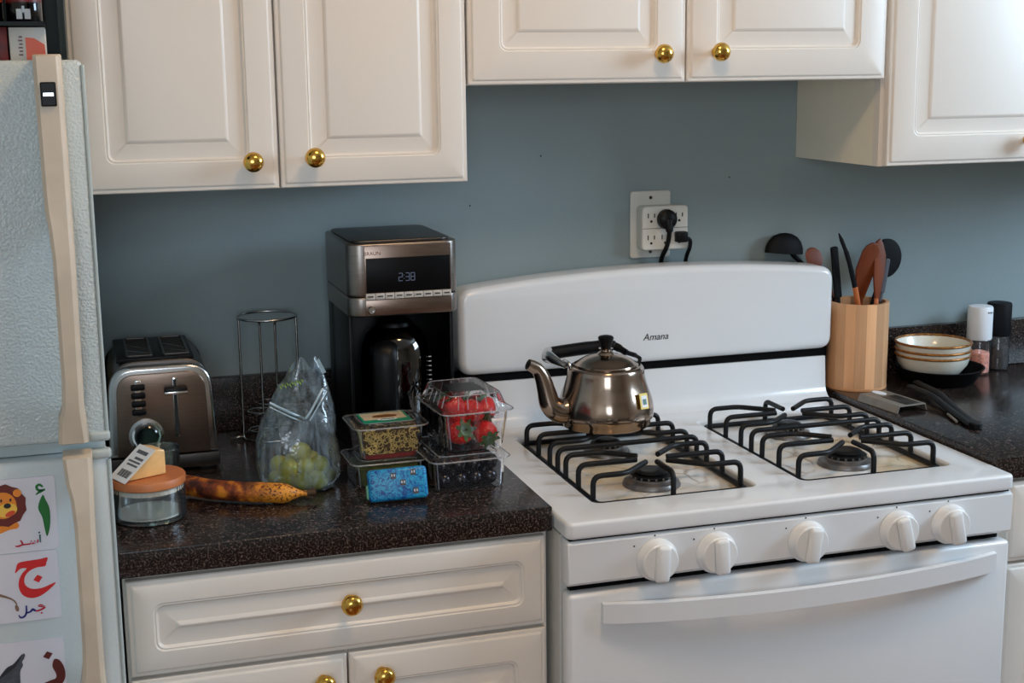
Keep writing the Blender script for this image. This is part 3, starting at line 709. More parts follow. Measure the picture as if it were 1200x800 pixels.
# ------------------------------------------------------------------ kettle on the rear burner
ZG = .9335 + .0046
KT = thing('kettle', 'shiny stainless steel kettle with a black handle on the rear burner grate', 'kettle', (.212, -.296, ZG + .0003))
prof = [(.070, 0), (.0745, .001), (.0765, .004), (.0775, .012), (.0815, .0155), (.0830, .024), (.0828, .033), (.0810, .045), (.0770, .058), (.0725, .070), (.0690, .082), (.0668, .093), (.0660, .101), (.0640, .1043), (.0610, .1055)]
V, F = [], []; n = 96
for r, z in prof:
    fl = max(0, 1 - z / .085)
    for k in range(n):
        a = 2 * pi * k / n; rr = r * (1 + .022 * fl * (abs(cos(7 * a)) - .6)); V.append((rr * cos(a), rr * sin(a), z))
for i in range(len(prof) - 1):
    for k in range(n): F.append((i * n + k, i * n + (k + 1) % n, (i + 1) * n + (k + 1) % n, (i + 1) * n + k))
F += [tuple(range(n)), tuple(range((len(prof) - 1) * n, len(prof) * n))]
body = mo('body', (V, F), 'kettle_steel', KT, auto=50)
ld = lathe('lid', [(.0560, .1056), (.0565, .1075), (.0555, .1095), (.052, .1105), (.046, .1150), (.037, .1200), (.026, .1235), (.016, .1255), (.0135, .1285), (.0095, .1310), (.0090, .1330), (.0125, .1355), (0, .1355)], 'kettle_steel', KT, 48)
lathe('knob', [(0, .1356), (.0085, .1356), (.0100, .140), (.0135, .152), (.0140, .1545), (.0115, .1570), (.005, .1585), (0, .1587)], 'black_plastic', ld, 12)
sp = smooth_path([(-.060, -.004, .036), (-.086, -.006, .033), (-.104, -.007, .046), (-.111, -.008, .068), (-.118, -.009, .092), (-.128, -.010, .110), (-.145, -.011, .120)], 5)
rd = [.026 - .0165 * (i / (len(sp) - 1)) ** .75 for i in range(len(sp))]
tube('spout', sp, rd, 'kettle_steel', KT, 18)
hb = tube('handle', smooth_path([(-.078, .076, .1165), (-.060, .078, .1180), (-.02, .080, .1205), (.02, .080, .1225), (.040, .078, .1230), (.050, .073, .1200), (.060, .055, .1130)], 5), [.0110] * 3 + [.0118] * 10 + [.0112] * 6 + [.0095] * 4 + [.0075] * 4 + [.006] * 4, 'black_plastic', KT, 14)
tube('ferrule', [(-.0775, .078, .1165), (-.0850, .062, .1150), (-.0800, .036, .1120), (-.0690, .012, .106)], [.0122, .0115, .0085, .0045], 'chrome', hb, 14)
for s in (-1, 1):
    tube('bracket', fillet_path([(s * .062, .004, .100), (s * .066, .004, .112), (s * .066, .030, .113)], .004), .0035, 'chrome' if s < 0 else 'black_plastic', KT, 8)
tube('bail_arm', [(.066, .028, .113), (.0605, .056, .113)], .0045, 'black_plastic', hb, 8)
a = R(-60); rs = .0800
tg = box_bm(-.0105, .0105, -.0008, .0008, -.0135, .0135, .0004)
TM = Matrix.Translation((rs * cos(a) + .002, rs * sin(a) - .002, .054)) @ Matrix.Rotation(a + pi / 2, 4, 'Z') @ Matrix.Rotation(R(-14), 4, 'X') @ Matrix.Rotation(R(5), 4, 'Y')
tg.transform(TM); tagp = mo('tea_tag', tg, 'mustard_tag', KT)
tg = box_bm(-.0072, .0072, -.0012, -.0009, -.0105, .0095); tg.transform(TM); mo('tag_label', tg, 'paper_white', tagp)
tg = box_bm(-.0048, .0048, -.0015, -.0013, -.0060, .0035); tg.transform(TM); mo('tag_print', tg, 'tag_ink', tagp)

# ------------------------------------------------------------------ coffee maker
CX0, CX1, CYF, CYB, CZ = -.232, -.046, -.290, -.062, .9142
CM = thing('coffee_maker', 'stainless steel and black drip coffee maker with a digital clock', 'coffee maker', (-.139, -.175, CZ))
HZ = 1.1535; HT = 1.2735
pl = plate('head', [rrect(CX0, CX1, CYF, CYB, .024, 7)], HT - 1.187, 'steel_brushed', CM, .003, 'XY', (HT + 1.187) / 2, world=True)
plate('lower_band', [rrect(CX0, CX1, CYF, CYB, .024, 7)], 1.1860 - HZ, 'steel_brushed', CM, .003, 'XY', (1.1860 + HZ) / 2, world=True)
plate('top_lid', [rrect(CX0 + .010, CX1 - .010, CYF + .012, CYB - .008, .020, 7)], .004, 'steel_dark', CM, .0015, 'XY', HT + .0020, world=True)
rbox('face_panel', CX0 + .027, CX1 - .014, CYF - .0015, CYF + .004, 1.1885, HT - .0035, 'steel_brushed_x', CM, .001, world=True)
rbox('face_panel', CX0 + .027, CX1 - .014, CYF - .0015, CYF + .004, HZ + .002, 1.1815, 'steel_brushed_x', CM, .001, world=True)
dsp = rbox('display', CX0 + .029, CX1 - .016, CYF - .0022, CYF + .002, 1.1930, 1.2500, 'display_black', CM, .0006, world=True)
SEG = {'2': 'abged', '3': 'abgcd', '8': 'abcdefg'}
def seg_digit(ch, x, z, w=.0062, h=.0125, t_=.0009):
    P = {'a': (0, h, w, h), 'b': (w, h / 2, w, h), 'c': (w, 0, w, h / 2), 'd': (0, 0, w, 0), 'e': (0, 0, 0, h / 2), 'f': (0, h / 2, 0, h), 'g': (0, h / 2, w, h / 2)}
    bm = bmesh.new()
    for q in SEG[ch]:
        x0, z0, x1, z1 = P[q]; box_bm(x + x0 - t_ / 2 + (t_ * .7 if x1 > x0 else 0), x + x1 + t_ / 2 - (t_ * .7 if x1 > x0 else 0), CYF - .0027, CYF - .0023, z + z0 - t_ / 2 + (t_ * .7 if z1 > z0 else 0), z + z1 + t_ / 2 - (t_ * .7 if z1 > z0 else 0), bm=bm)
    mo('clock_digit', bm, 'clock_digits', dsp, world=True)
dx0 = (CX0 + CX1) / 2 - .010
seg_digit('2', dx0, 1.2110); seg_digit('3', dx0 + .0115, 1.2110); seg_digit('8', dx0 + .0205, 1.2110)
for zz in (.003, .0085): rbox('clock_colon', dx0 + .0083, dx0 + .0093, CYF - .0027, CYF - .0023, 1.2110 + zz, 1.2110 + zz + .001, 'clock_digits', dsp, world=True)
text_ob('brand_lettering', 'BRAUN', .0085, 'ink_brown', CM, front_m(CX0 + .040 + .139, CYF - .0018 + .175, 1.2575 - CZ))
for k in range(9):
    x0 = CX0 + .0275 + k * .01605
    bt = rbox('button', x0, x0 + .0153, CYF - .0035, CYF + .001, 1.1825, 1.1922, 'button_strip', CM, .0006, world=True)
    rbox('print_line', x0 + .003, x0 + .0123, CYF - .0038, CYF - .0036, 1.1862, 1.1884, 'steel_dark', bt, world=True)
lathe('dial', [(0, 0), (.0068, 0), (.0068, .004), (.0055, .006), (.003, .006), (.003, .0045), (0, .0045)], 'chrome', CM, 20, (CX0 + .036, CYF - .0015, 1.1650), 'Y', world=True)
rbox('base', CX0 + .004, CX1 - .004, CYF + .004, CYB - .002, CZ, CZ + .030, 'black_plastic', CM, .005, 2, world=True)
rbox('warming_trim', CX0 + .02, CX1 - .02, CYF + .0015, CYF + .006, CZ + .006, CZ + .024, 'black_gloss', CM, .001, world=True)
rbox('back_column', CX0 + .004, CX1 - .004, -.125, CYB - .002, CZ + .029, HZ + .001, 'black_plastic', CM, .006, 2, world=True)
for xx in (CX0 + .004, CX1 - .010): rbox('side_panel', xx, xx + .006, CYF + .030, -.120, CZ + .029, HZ + .001, 'black_plastic', CM, .001, world=True)
cc = (-.139, -.202, CZ + .0305)
cf = lathe('carafe', [(0, 0), (.048, 0), (.056, .004), (.0595, .020), (.0600, .120), (.0570, .146), (.0480, .166), (.036, .176), (.030, .178)], 'carafe_glass', CM, 40, cc, caps=False, world=True)
lathe('carafe_lid', [(0, .190), (.022, .189), (.030, .184), (.032, .1785), (.032, .1770), (0, .1770)], 'black_plastic', cf, 32, cc, world=True)
lathe('carafe_core', [(0, .003), (.046, .003), (.0545, .010), (.0570, .022), (.0572, .110), (0, .112)], 'black_gloss', cf, 32, cc, world=True)
hp = smooth_path([(cc[0] - .024, cc[1] - .048, cc[2] + .150), (cc[0] - .034, cc[1] - .078, cc[2] + .154), (cc[0] - .037, cc[1] - .092, cc[2] + .135), (cc[0] - .037, cc[1] - .092, cc[2] + .060), (cc[0] - .034, cc[1] - .084, cc[2] + .034)], 5)
tube('carafe_handle', hp, [.010] * 3 + [.014] * (len(hp) - 5) + [.012, .008], 'black_plastic', cf, 14, world=True, sx=.7, sy=1.5)
for k in range(9): rbox('scale_mark', cc[0] + .0505, cc[0] + .0555, cc[1] - .0345, cc[1] - .0335, cc[2] + .060 + k * .008, cc[2] + .0615 + k * .008, 'white_marks', cf, world=True)

# ------------------------------------------------------------------ toaster
TX0, TX1, TYF, TYB, TZ = -.6215, -.4490, -.262, -.034, .9142
TS = thing('toaster', 'brushed steel two-slot toaster with a lever and dial on the front', 'toaster', ((TX0 + TX1) / 2, (TYF + TYB) / 2, TZ))
tc_ = (TX0 + TX1) / 2
def toast_ol(ins, z0, z1, slope=.006, r=.042):
    w = (TX1 - TX0) / 2 - ins
    return round_poly([(tc_ - w, z0), (tc_ + w, z0), (tc_ + w - slope, z1), (tc_ - w + slope, z1)], r, 8)
def square_bottom(ol, z0, w):   # keep the foot corners square, the shoulders round
    up = [p for p in ol if p[1] > z0 + .05]
    return [(tc_ - w, z0), (tc_ + w, z0)] + up
zz0, zz1 = TZ + .030, TZ + .178
plate('shell', [square_bottom(toast_ol(.004, zz0, zz1 + .006), zz0, (TX1 - TX0) / 2 - .004)], .200, 'steel_dark', TS, .004, 'XZ', TYF + .118, world=True)
plate('front_panel', [square_bottom(toast_ol(0, zz0, zz1), zz0, (TX1 - TX0) / 2)], .020, 'chrome', TS, .007, 'XZ', TYF + .010, world=True, res=4)
fp = plate('front_plate', [square_bottom(toast_ol(.013, zz0 + .002, zz1 - .012, .005, .03), zz0 + .002, (TX1 - TX0) / 2 - .013)], .004, 'steel_brushed_x', TS, .0015, 'XZ', TYF - .0004, world=True)
plate('rear_panel', [square_bottom(toast_ol(0, zz0, zz1), zz0, (TX1 - TX0) / 2)], .012, 'black_plastic', TS, .004, 'XZ', TYB - .006, world=True)
bm = box_bm(TX0 - .001, TX1 + .001, TYF - .002, TYB, TZ + .006, zz0 - .0005, .003)
mo('base', bm, 'steel_dark', TS, world=True, auto=40)
for xx in (TX0 + .006, TX1 - .030):
    for yy in (TYF + .002, TYB - .026): rbox('foot', xx, xx + .024, yy, yy + .022, TZ, TZ + .0065, 'black_plastic', TS, .001, world=True)
tz = TZ + .1838
rbox('top_plate', tc_ - .066, tc_ + .056, TYF + .026, TYB - .020, tz - .004, tz + .0035, 'black_plastic', TS, .0025, 2, world=True)
for sx in (tc_ - .050, tc_ + .008):
    sl = plate('slot_rim', [rrect(sx, sx + .042, TYF + .036, TYB - .032, .004), rrect(sx + .004, sx + .038, TYF + .040, TYB - .036, .003)[::-1]], .003, 'steel_dark', TS, .0006, 'XY', tz + .0045, world=True)
    rbox('slot', sx + .004, sx + .038, TYF + .040, TYB - .036, tz + .0030, tz + .0038, 'hole_black', sl, world=True)
    for k in range(2): tube('grid_wire', [(sx + .004, TYF + .085 + k * .05, tz + .0044), (sx + .038, TYF + .055 + k * .03, tz + .0044)], .0009, 'wire_chrome', sl, 6, world=True)
for k in range(4): rbox('button', tc_ - .047, tc_ - .025, TYF - .0075, TYF - .002, TZ + .1405 - k * .0135, TZ + .1505 - k * .0135, 'black_plastic', TS, .0025, 3, world=True)
plate('button_bezel', [rrect(tc_ - .0415, tc_ - .0305, TZ + .098, TZ + .157, .004)], .003, 'chrome', TS, .001, 'XZ', TYF - .0026, world=True)
rbox('lever_track', tc_ + .0175, tc_ + .0255, TYF - .0045, TYF - .001, TZ + .060, TZ + .158, 'chrome', TS, .0012, world=True)
rbox('lever_slot', tc_ + .0190, tc_ + .0240, TYF - .0050, TYF - .0044, TZ + .063, TZ + .155, 'hole_black', TS, world=True)
rbox('lever', tc_ + .004, tc_ + .040, TYF - .022, TYF - .0052, TZ + .133, TZ + .145, 'black_plastic', TS, .003, 2, world=True)
rbox('lever_trim', tc_ + .004, tc_ + .040, TYF - .0235, TYF - .0222, TZ + .1335, TZ + .1385, 'chrome', TS, .0005, world=True)
dl = lathe('browning_dial', [(0, 0), (.0275, 0), (.0275, .003), (.0225, .005), (.0225, .004), (0, .004)], 'chrome', TS, 36, (tc_ - .027, TYF - .0024, TZ + .066), 'Y', world=True)
lathe('dial_knob', [(0, .004), (.0195, .004), (.0185, .015), (.0165, .0165), (0, .0165)], 'black_gloss', dl, 30, (tc_ - .027, TYF - .0024, TZ + .066), 'Y', world=True)

# ------------------------------------------------------------------ wire pod carousel
RK = thing('wire_pod_rack', 'chrome wire coffee pod rack standing behind the bag of grapes', 'rack', (-.3400, -.085, .9142))
rr = .0022
def ring(r, z, n=40, cx=0, cy=0): return [(cx + r * cos(2 * pi * k / n), cy + r * sin(2 * pi * k / n), z) for k in range(n)]
tube('top_ring', ring(.0515, .2165), rr, 'wire_chrome', RK, 8, True)
tube('base_ring', ring(.050, .0026), rr, 'wire_chrome', RK, 8, True)
for cx, cy, z in ((-.022, -.030, .055), (-.022, -.030, .022), (.028, -.020, .055), (.0, .032, .055)): tube('pod_ring', ring(.021, z, 24, cx, cy), .0018, 'wire_chrome', RK, 6, True)
for a0, r1 in ((185, .050), (240, .034), (282, .038), (356, .050)):
    a = R(a0); c_, s_ = cos(a), sin(a)
    tube('upright', fillet_path([(.0515 * c_, .0515 * s_, .2165), (r1 * c_, r1 * s_, .2120), (r1 * c_, r1 * s_, .0100), (.050 * c_, .050 * s_, .0045)], .006, 3), rr, 'wire_chrome', RK, 8)
tube('foot', fillet_path([(-.050, -.004, .006), (-.060, -.010, .006), (-.074, -.004, .0027)], .004), rr, 'wire_chrome', RK, 8)

# ------------------------------------------------------------------ jar with wooden lid, cheese wedge
JX, JY, JZ = -.5725, -.487, .9142
JR = thing('storage_jar', 'low clear glass jar with a wooden lid beside the refrigerator', 'jar', (JX, JY, JZ))
lathe('glass_body', [(0, 0.0006), (.048, .0006), (.0515, .002), (.0525, .006), (.0525, .050), (.0505, .051), (.0500, .047), (.0498, .008), (.046, .006), (0, .006)], 'jar_glass', JR, 48)
lathe('pale_contents', [(0, .0065), (.0470, .0065), (.0480, .008), (.0470, .0095), (0, .0100)], 'cream_glaze', JR, 40)
lathe('gasket', [(.0500, .0435), (.0502, .0515), (.0470, .0515), (.0470, .0435)], 'gasket', JR, 40, caps=False)
lathe('wooden_lid', [(0, .0517), (.0525, .0517), (.0535, .053), (.0535, .0625), (.0525, .0640), (0, .0642)], 'lid_wood', JR, 48)
CH = thing('cheese_wedge', 'pale cheese wedge with a printed price label on the jar lid', 'cheese', (JX - .010, JY - .004, JZ + .0646), R(24))
V = [(-.034, -.018, 0), (.034, -.016, 0), (.030, .022, 0), (-.030, .020, 0), (.0, -.016, .0), (.036, -.016, .034), (.032, .022, .034)]
b = bmesh.new(); vs = [b.verts.new(v) for v in [(-.036, -.018, 0), (.032, -.018, 0), (.032, .020, 0), (-.036, .020, 0), (.014, -.018, .040), (.032, -.018, .036), (.032, .020, .036), (.014, .020, .040)]]
for f in ((0, 1, 2, 3), (0, 4, 5, 1), (3, 2, 6, 7), (1, 5, 6, 2), (4, 7, 6, 5), (0, 3, 7, 4)): b.faces.new([vs[i] for i in f])
bmesh.ops.bevel(b, geom=list(b.edges), offset=.003, segments=2, profile=.5, affect='EDGES')
wd = mo('wedge', b, 'cheese', CH, auto=40)
sl = math.atan2(.040, .050)
LM = Matrix.Translation((-.0125, -.004, .0225)) @ Matrix.Rotation(-sl, 4, 'Y')
b = box_bm(-.034, .030, -.026, .022, 0, .0008); b.transform(LM); lb = mo('label', b, 'paper_white', CH)
for k, (x0, x1, y0, y1) in enumerate([(.016, .022, -.018, .012), (.006, .010, -.020, .004), (.0, .003, -.020, .014), (-.006, -.003, -.020, .010)]):
    b = box_bm(x0, x1, y0, y1, .0008, .0010); b.transform(LM); mo('print_line', b, 'grey_handle', lb)
for k in range(12):
    b = box_bm(-.026, -.014, -.020 + k * .0026, -.0188 + k * .0026 + (.0006 if k % 3 else 0), .0008, .0010); b.transform(LM); mo('barcode_bar', b, 'ink_black', lb)

GT = thing('glass_tumbler', 'small clear glass tumbler standing between the toaster and the wooden-lidded jar', 'glass', (-.5480, -.372, .9142))
lathe('wall', [(0, .0005), (.024, .0005), (.026, .003), (.0300, .070), (.0295, .0725), (.0285, .070), (.0245, .006), (0, .005)], 'tumbler_glass', GT, 36)
lathe('rim', [(.0300, .0705), (.0303, .0720), (.0295, .0735), (.0286, .0720), (.0288, .0705)], 'tumbler_glass', GT, 36, caps=False)

# ------------------------------------------------------------------ banana
BN = thing('banana', 'overripe brown-spotted banana lying in front of the toaster', 'banana', (-.432, -.452, .9150), R(-29))
pp = smooth_path([(-.098, .006, .017), (-.085, .0, .018), (-.05, -.010, .0170), (0, -.014, .0170), (.045, -.010, .0165), (.070, -.003, .0145), (.084, .003, .0135), (.098, .009, .0125)], 4)
def brad(i):
    f = i / (len(pp) - 1); return .0158 * (min(1, f / .10 + .30) if f < .1 else (1 if f < .68 else max(.28, 1 - ((f - .68) / .22) * .72)))
d = tube_d(pp, [brad(i) for i in range(len(pp))], 10)
mo('skin', d, 'banana_skin', BN, auto=70)
tube('stem_tip', [(.097, .0088, .0125), (.109, .013, .0135)], [.0050, .0062], 'banana_stem', BN, 8)

# ------------------------------------------------------------------ zip bag of grapes
BX, BY_, BZ = -.3400, -.412, .9142
BG = thing('zip_bag', 'clear plastic zip bag slumped over green grapes', 'bag', (BX, BY_, BZ))
lv = [(0, .044, .038), (.004, .055, .046), (.016, .0620, .050), (.045, .0635, .051), (.080, .0615, .047), (.108, .057, .039), (.130, .051, .028), (.150, .043, .018), (.166, .036, .012), (.182, .028, .009), (.197, .016, .006)]
n = 40; V, F = [], []; rnd = random.Random(3)
for i, (z, rx, ry) in enumerate(lv):
    ox = -.004 * sin(z * 30) + (.012 if z > .14 else 0) * (z - .14) / .06
    for k in range(n):
        a = 2 * pi * k / n; j = 1 + .05 * sin(5 * a + z * 60) + .055 * rnd.uniform(-1, 1) * (z > .03)
        zz = z + (.010 * sin(a * 3 + 1) if z > .17 else 0)
        V.append((ox + rx * j * cos(a), ry * j * sin(a), max(zz, .0004)))
for i in range(len(lv) - 1):
    for k in range(n): F.append((i * n + k, i * n + (k + 1) % n, (i + 1) * n + (k + 1) % n, (i + 1) * n + k))
F.append(tuple(range(n)))
mo('film', (V, F), 'bag_film', BG, smooth=True)
zp = []
for k in range(9):
    f = k / 8; zp.append((-.047 + .052 * f, -.033 - .006 * sin(pi * f) + .006 * f, .146 - .030 * f))
tube('zip_strip', zp, .0022, 'bag_zip', BG, 8)
tube('zip_strip', [(p[0], p[1] - .001, p[2] - .0065) for p in zp], .0013, 'bag_zip', BG, 8)
tube('zip_strip', [(.006, -.035, .117), (.014, -.036, .128), (.026, -.030, .146), (.036, -.020, .158)], .0020, 'bag_zip', BG, 8)
tube('zip_strip', [(.012, -.037, .114), (.020, -.036, .126), (.032, -.029, .142), (.042, -.018, .153)], .0013, 'bag_zip', BG, 8)
b = box_bm(-.003, .003, -.001, .001, -.012, .012); b.transform(Matrix.Translation((.036, -.012, .192)) @ Matrix.Rotation(R(-25), 4, 'Y')); mo('zip_end', b, 'bag_zip', BG)
for k in range(5):
    rg_ = [(-.026 + k * .0075 + .0026 * cos(q * 1.5), -.0205 + .001 * k, .1665 + .001 * k + .0038 * sin(q * 1.5)) for q in range(4)]
    tube('printed_letter', rg_, .0008, 'bag_print', BG, 5)
GR = None; gp = []
spots = [(-.030, -.024, .0145), (-.004, -.030, .0145), (.022, -.022, .0145), (-.036, .004, .0145), (-.010, -.003, .0145), (.016, .004, .0145), (.040, .000, .0145), (-.020, .024, .0145), (.008, .026, .0145),
         (-.020, -.014, .0345), (.006, -.014, .036), (.028, -.010, .034), (-.008, .010, .037), (.018, .014, .037), (-.030, .012, .034), (.002, -.002, .056)]
pv = [(1.15 * .0118 * sin(pi * i / 10) if 0 < i < 10 else 0, -1.25 * .0118 * cos(pi * i / 10)) for i in range(11)]
for k, (x, y, z) in enumerate(spots):
    if GR is None:
        GR = lathe('grape', [(r, zz) for r, zz in pv], 'grape', None, 18); g = GR
    else: g = GR.copy(); COL.objects.link(g)
    g.location = (BX + x, BY_ + y, BZ + z + .0012); g.rotation_euler = (rnd.uniform(.9, 2.0), 0, rnd.uniform(0, 6)); g.scale = (rnd.uniform(1.05, 1.2),) * 3
    tag(g, 'green grape inside the clear zip bag', 'grape', 'green grapes in the bag')

# ------------------------------------------------------------------ clear food boxes
def rib_ring(w, d, r, z, m=12, amp=0.0, cx=0, cy=0, per=10):
    out = []
    base = []
    for (x, y) in rrect(-w / 2, w / 2, -d / 2, d / 2, r, 4): base.append((x, y))
    pts = []
    for i in range(len(base)):
        a, c = base[i], base[(i + 1) % len(base)]
        L = math.dist(a, c); k = m if L > .02 else 1
        for q in range(k):
            f = q / k; x, y = a[0] + (c[0] - a[0]) * f, a[1] + (c[1] - a[1]) * f
            if k > 1 and amp:
                s = amp * (1 if (q // 2) % 2 else 0)
                nx, ny = (c[1] - a[1]) / L, -(c[0] - a[0]) / L
                x -= nx * s; y -= ny * s
            pts.append((cx + x, cy + y, z))
    return pts
def ring_mesh(rings, cap0=False, cap1=False):
    V, F = [], []; n = len(rings[0])
    for r_ in rings: V += r_
    for i in range(len(rings) - 1):
        for k in range(n): F.append((i * n + k, i * n + (k + 1) % n, (i + 1) * n + (k + 1) % n, (i + 1) * n + k))
    if cap0: F.append(tuple(range(n)))
    if cap1: F.append(tuple(range((len(rings) - 1) * n, len(rings) * n)))
    return V, F
def clamshell(name, label, loc, rz, w, d, h, lid_h, taper=.88, amp=.0022, tab=True, mat='clear_plastic', cat='food box'):
    t = thing(name, label, cat, loc, rz)
    tw, td = w * taper, d * taper
    mo('tray', ring_mesh([rib_ring(tw, td, .012, .0004), rib_ring(tw + .003, td + .003, .012, .004, amp=amp), rib_ring(w - .001, d - .001, .014, h - .004, amp=amp), rib_ring(w, d, .014, h - .002), rib_ring(w + .012, d + .012, .016, h)], cap0=True), mat, t, auto=30)
    mo('lid', ring_mesh([rib_ring(w + .012, d + .012, .016, h + .0008), rib_ring(w + .012, d + .012, .016, h + .0025), rib_ring(w + .002, d + .002, .014, h + .0030), rib_ring(w - .004, d - .004, .014, h + .005, amp=amp), rib_ring(w - .018, d - .018, .012, h + lid_h - .002, amp=amp), rib_ring(w - .022, d - .022, .012, h + lid_h)], cap1=True), mat, t, auto=30)
    if tab:  # pale tubes paint bright highlights along rims, corners and lid ridges
        tube('rim_highlight', rib_ring(w + .013, d + .013, .016, h + .001), .0012, 'edge_highlight', t, 6, True)
        tube('lid_highlight', rib_ring(w - .021, d - .021, .012, h + lid_h), .0008, 'edge_highlight', t, 6, True)
        for sx in (-1, 1):
            for sy in (-1, 1): tube('corner_highlight', [(sx * (tw / 2 - .004), sy * (td / 2 - .004), .004), (sx * (w / 2 - .0045), sy * (d / 2 - .0045), h - .003)], .0009, 'edge_highlight', t, 6)
        if lid_h > .02:
            for k in range(5):
                fx = -.30 + k * .15
                for sy in (-1, 1): tube('lid_rib_highlight', [(fx * w, sy * (d / 2 - .003), h + .006), (fx * w * .9, sy * (d / 2 - .0095), h + lid_h - .002)], .0009, 'edge_highlight', t, 6)
                for sx in (-1, 1): tube('lid_rib_highlight', [(sx * (w / 2 - .003), fx * d, h + .006), (sx * (w / 2 - .0095), fx * d * .9, h + lid_h - .002)], .0009, 'edge_highlight', t, 6)
    return t
# lower salad tub, sprouts on top of it
tub = clamshell('salad_tub', 'clear plastic tub of dark greens under the sprout box', (-.2090, -.417, .9142), R(1), .108, .092, .040, .003, .93, 0, True)
mo('greens', ring_mesh([rib_ring(.088, .073, .010, .003), rib_ring(.096, .081, .010, .030), rib_ring(.07, .055, .010, .036)], True, True), 'greens', tub, auto=30)['kind'] = 'stuff'
spz = .9142 + .0435
spx = clamshell('sprout_box', 'clear plastic box of tan sprouts with a teal label on top of the tub', (-.2050, -.417, spz), R(1), .106, .090, .052, .006, .86, .0, True)
mo('moist_pad', ring_mesh([rib_ring(.083, .070, .010, .0015), rib_ring(.087, .073, .010, .008)], True, True), 'sprout_red', spx, auto=30)
mo('sprout_core', ring_mesh([rib_ring(.083, .069, .010, .0085), rib_ring(.093, .078, .010, .046)], True, True), 'sprout_base', spx, auto=30)['kind'] = 'stuff'
ds = []; rs_ = random.Random(11)
for k in range(300):
    side = rs_.random(); z = rs_.uniform(.012, .046); ext = .5 * (.0845 + (z / .052) * .009)
    ey = ext * .84
    if side < .55: p = Vector((rs_.uniform(-ext, ext) * .93, -ey - .0002, z)); u = Vector((1, 0, 0))
    elif side < .8: p = Vector((-ext - .0004, rs_.uniform(-ey, ey) * .93, z)); u = Vector((0, 1, 0))
    else: p = Vector((rs_.uniform(-ext, ext) * .9, rs_.uniform(-ey, ey) * .9, .0470)); u = Vector((1, 0, 0))
    v = Vector((0, 0, 1)) if side < .8 else Vector((0, 1, 0)); a0 = rs_.uniform(0, 6); L = rs_.uniform(.003, .006); sp_ = rs_.uniform(1.5, 3.5)
    pts = [p + (u * cos(a0 + q * sp_ / 4) + v * sin(a0 + q * sp_ / 4)) * L for q in range(5)]
    pts = [Vector((q.x, q.y, min(max(q.z, .0095), .0478))) for q in pts]
    ds.append(tube_d(pts, .0006, 4))
mo('sprouts', join(*ds), 'sprout', spx)['kind'] = 'stuff'
lz = .052 + .0063
lb = rbox('label', -.040, .036, -.034, .030, lz, lz + .0004, 'label_teal', spx)
rbox('label_picture', -.036, .032, -.014, .027, lz + .0004, lz + .0006, 'label_tan', lb)
plate('label_bread', [ell(.0, .004, .020, .009, 18)], .0004, 'label_brown', lb, 0, 'XY', lz + .0008)
plate('label_badge', [ell(.0, -.017, .016, .006, 18)], .0004, 'paper_white', lb, 0, 'XY', lz + .0010)
rbox('label_print', -.011, .011, -.019, -.015, lz + .0012, lz + .0014, 'ink_teal', lb)

# dark grape box with the strawberry box stacked on it
gb = clamshell('grape_box', 'clear plastic box of dark grapes under the strawberry box', (-.0960, -.443, .9142), R(2), .116, .150, .048, .006, .93, .002)
rs_ = random.Random(5); DG = None
for ix in range(4):
    for iy in range(5):
        for iz in range(2):
            x = -.038 + ix * .0253 + rs_.uniform(-.001, .001); y = -.052 + iy * .026 + rs_.uniform(-.001, .001); z = .0135 + iz * .0235
            if DG is None: DG = lathe('dark_grape', [(.0112 * sin(pi * i / 8) if 0 < i < 8 else 0, -.0122 * cos(pi * i / 8)) for i in range(9)], 'grape_dark', None, 14); g = DG
            else: g = DG.copy(); COL.objects.link(g)
            q = Matrix.Rotation(R(2), 3, 'Z') @ Vector((x, y, 0)); g.location = (-.0960 + q.x, -.443 + q.y, .9142 + z); g.rotation_euler = (rs_.uniform(-.3, .3), rs_.uniform(-.3, .3), 0)
            tag(g, 'dark purple grape inside the lower clear box', 'grape', 'dark grapes in the clear box')
sz = .9142 + .048 + .0065
sb = clamshell('strawberry_box', 'clear plastic box of red strawberries stacked on the grape box', (-.0800, -.428, sz), R(4), .106, .140, .062, .026, .84, .0025)
rbox('print_label', -.026, .026, -.030, .028, .0883, .0885, 'steel_dark', sb)
SP = [(0, -.023), (.004, -.0225), (.009, -.018), (.0135, -.009), (.0165, .001), (.0170, .009), (.0150, .015), (.010, .0185), (.004, .0195), (0, .0195)]
def calyx(parent):
    V, F = [], []
    for k in range(7):
        a = 2 * pi * k / 7; c_, s_ = cos(a), sin(a); o = len(V)
        for rr_, wd_, z in ((.001, .002, .0200), (.008, .0042, .0212), (.0135, .0028, .0195), (.0175, .0004, .0225)):
            V += [(rr_ * c_ - wd_ * s_, rr_ * s_ + wd_ * c_, z), (rr_ * c_ + wd_ * s_, rr_ * s_ - wd_ * c_, z)]
        for q in range(3): F.append((o + 2 * q, o + 2 * q + 1, o + 2 * q + 3, o + 2 * q + 2))
    o = mo('leaves', (V, F), 'leaf', parent); so = o.modifiers.new('s', 'SOLIDIFY'); so.thickness = .0006
    tube('stem', [(0, 0, .019), (.001, .001, .026)], .0012, 'leaf', parent, 6)
B0 = thing('strawberry', 'ripe red strawberry with a green leafy cap in the clear box', 'strawberry', (0, 0, 0), 0, 'strawberries in the clear box')
lathe('berry', SP, 'strawberry_skin', B0, 22); calyx(B0)
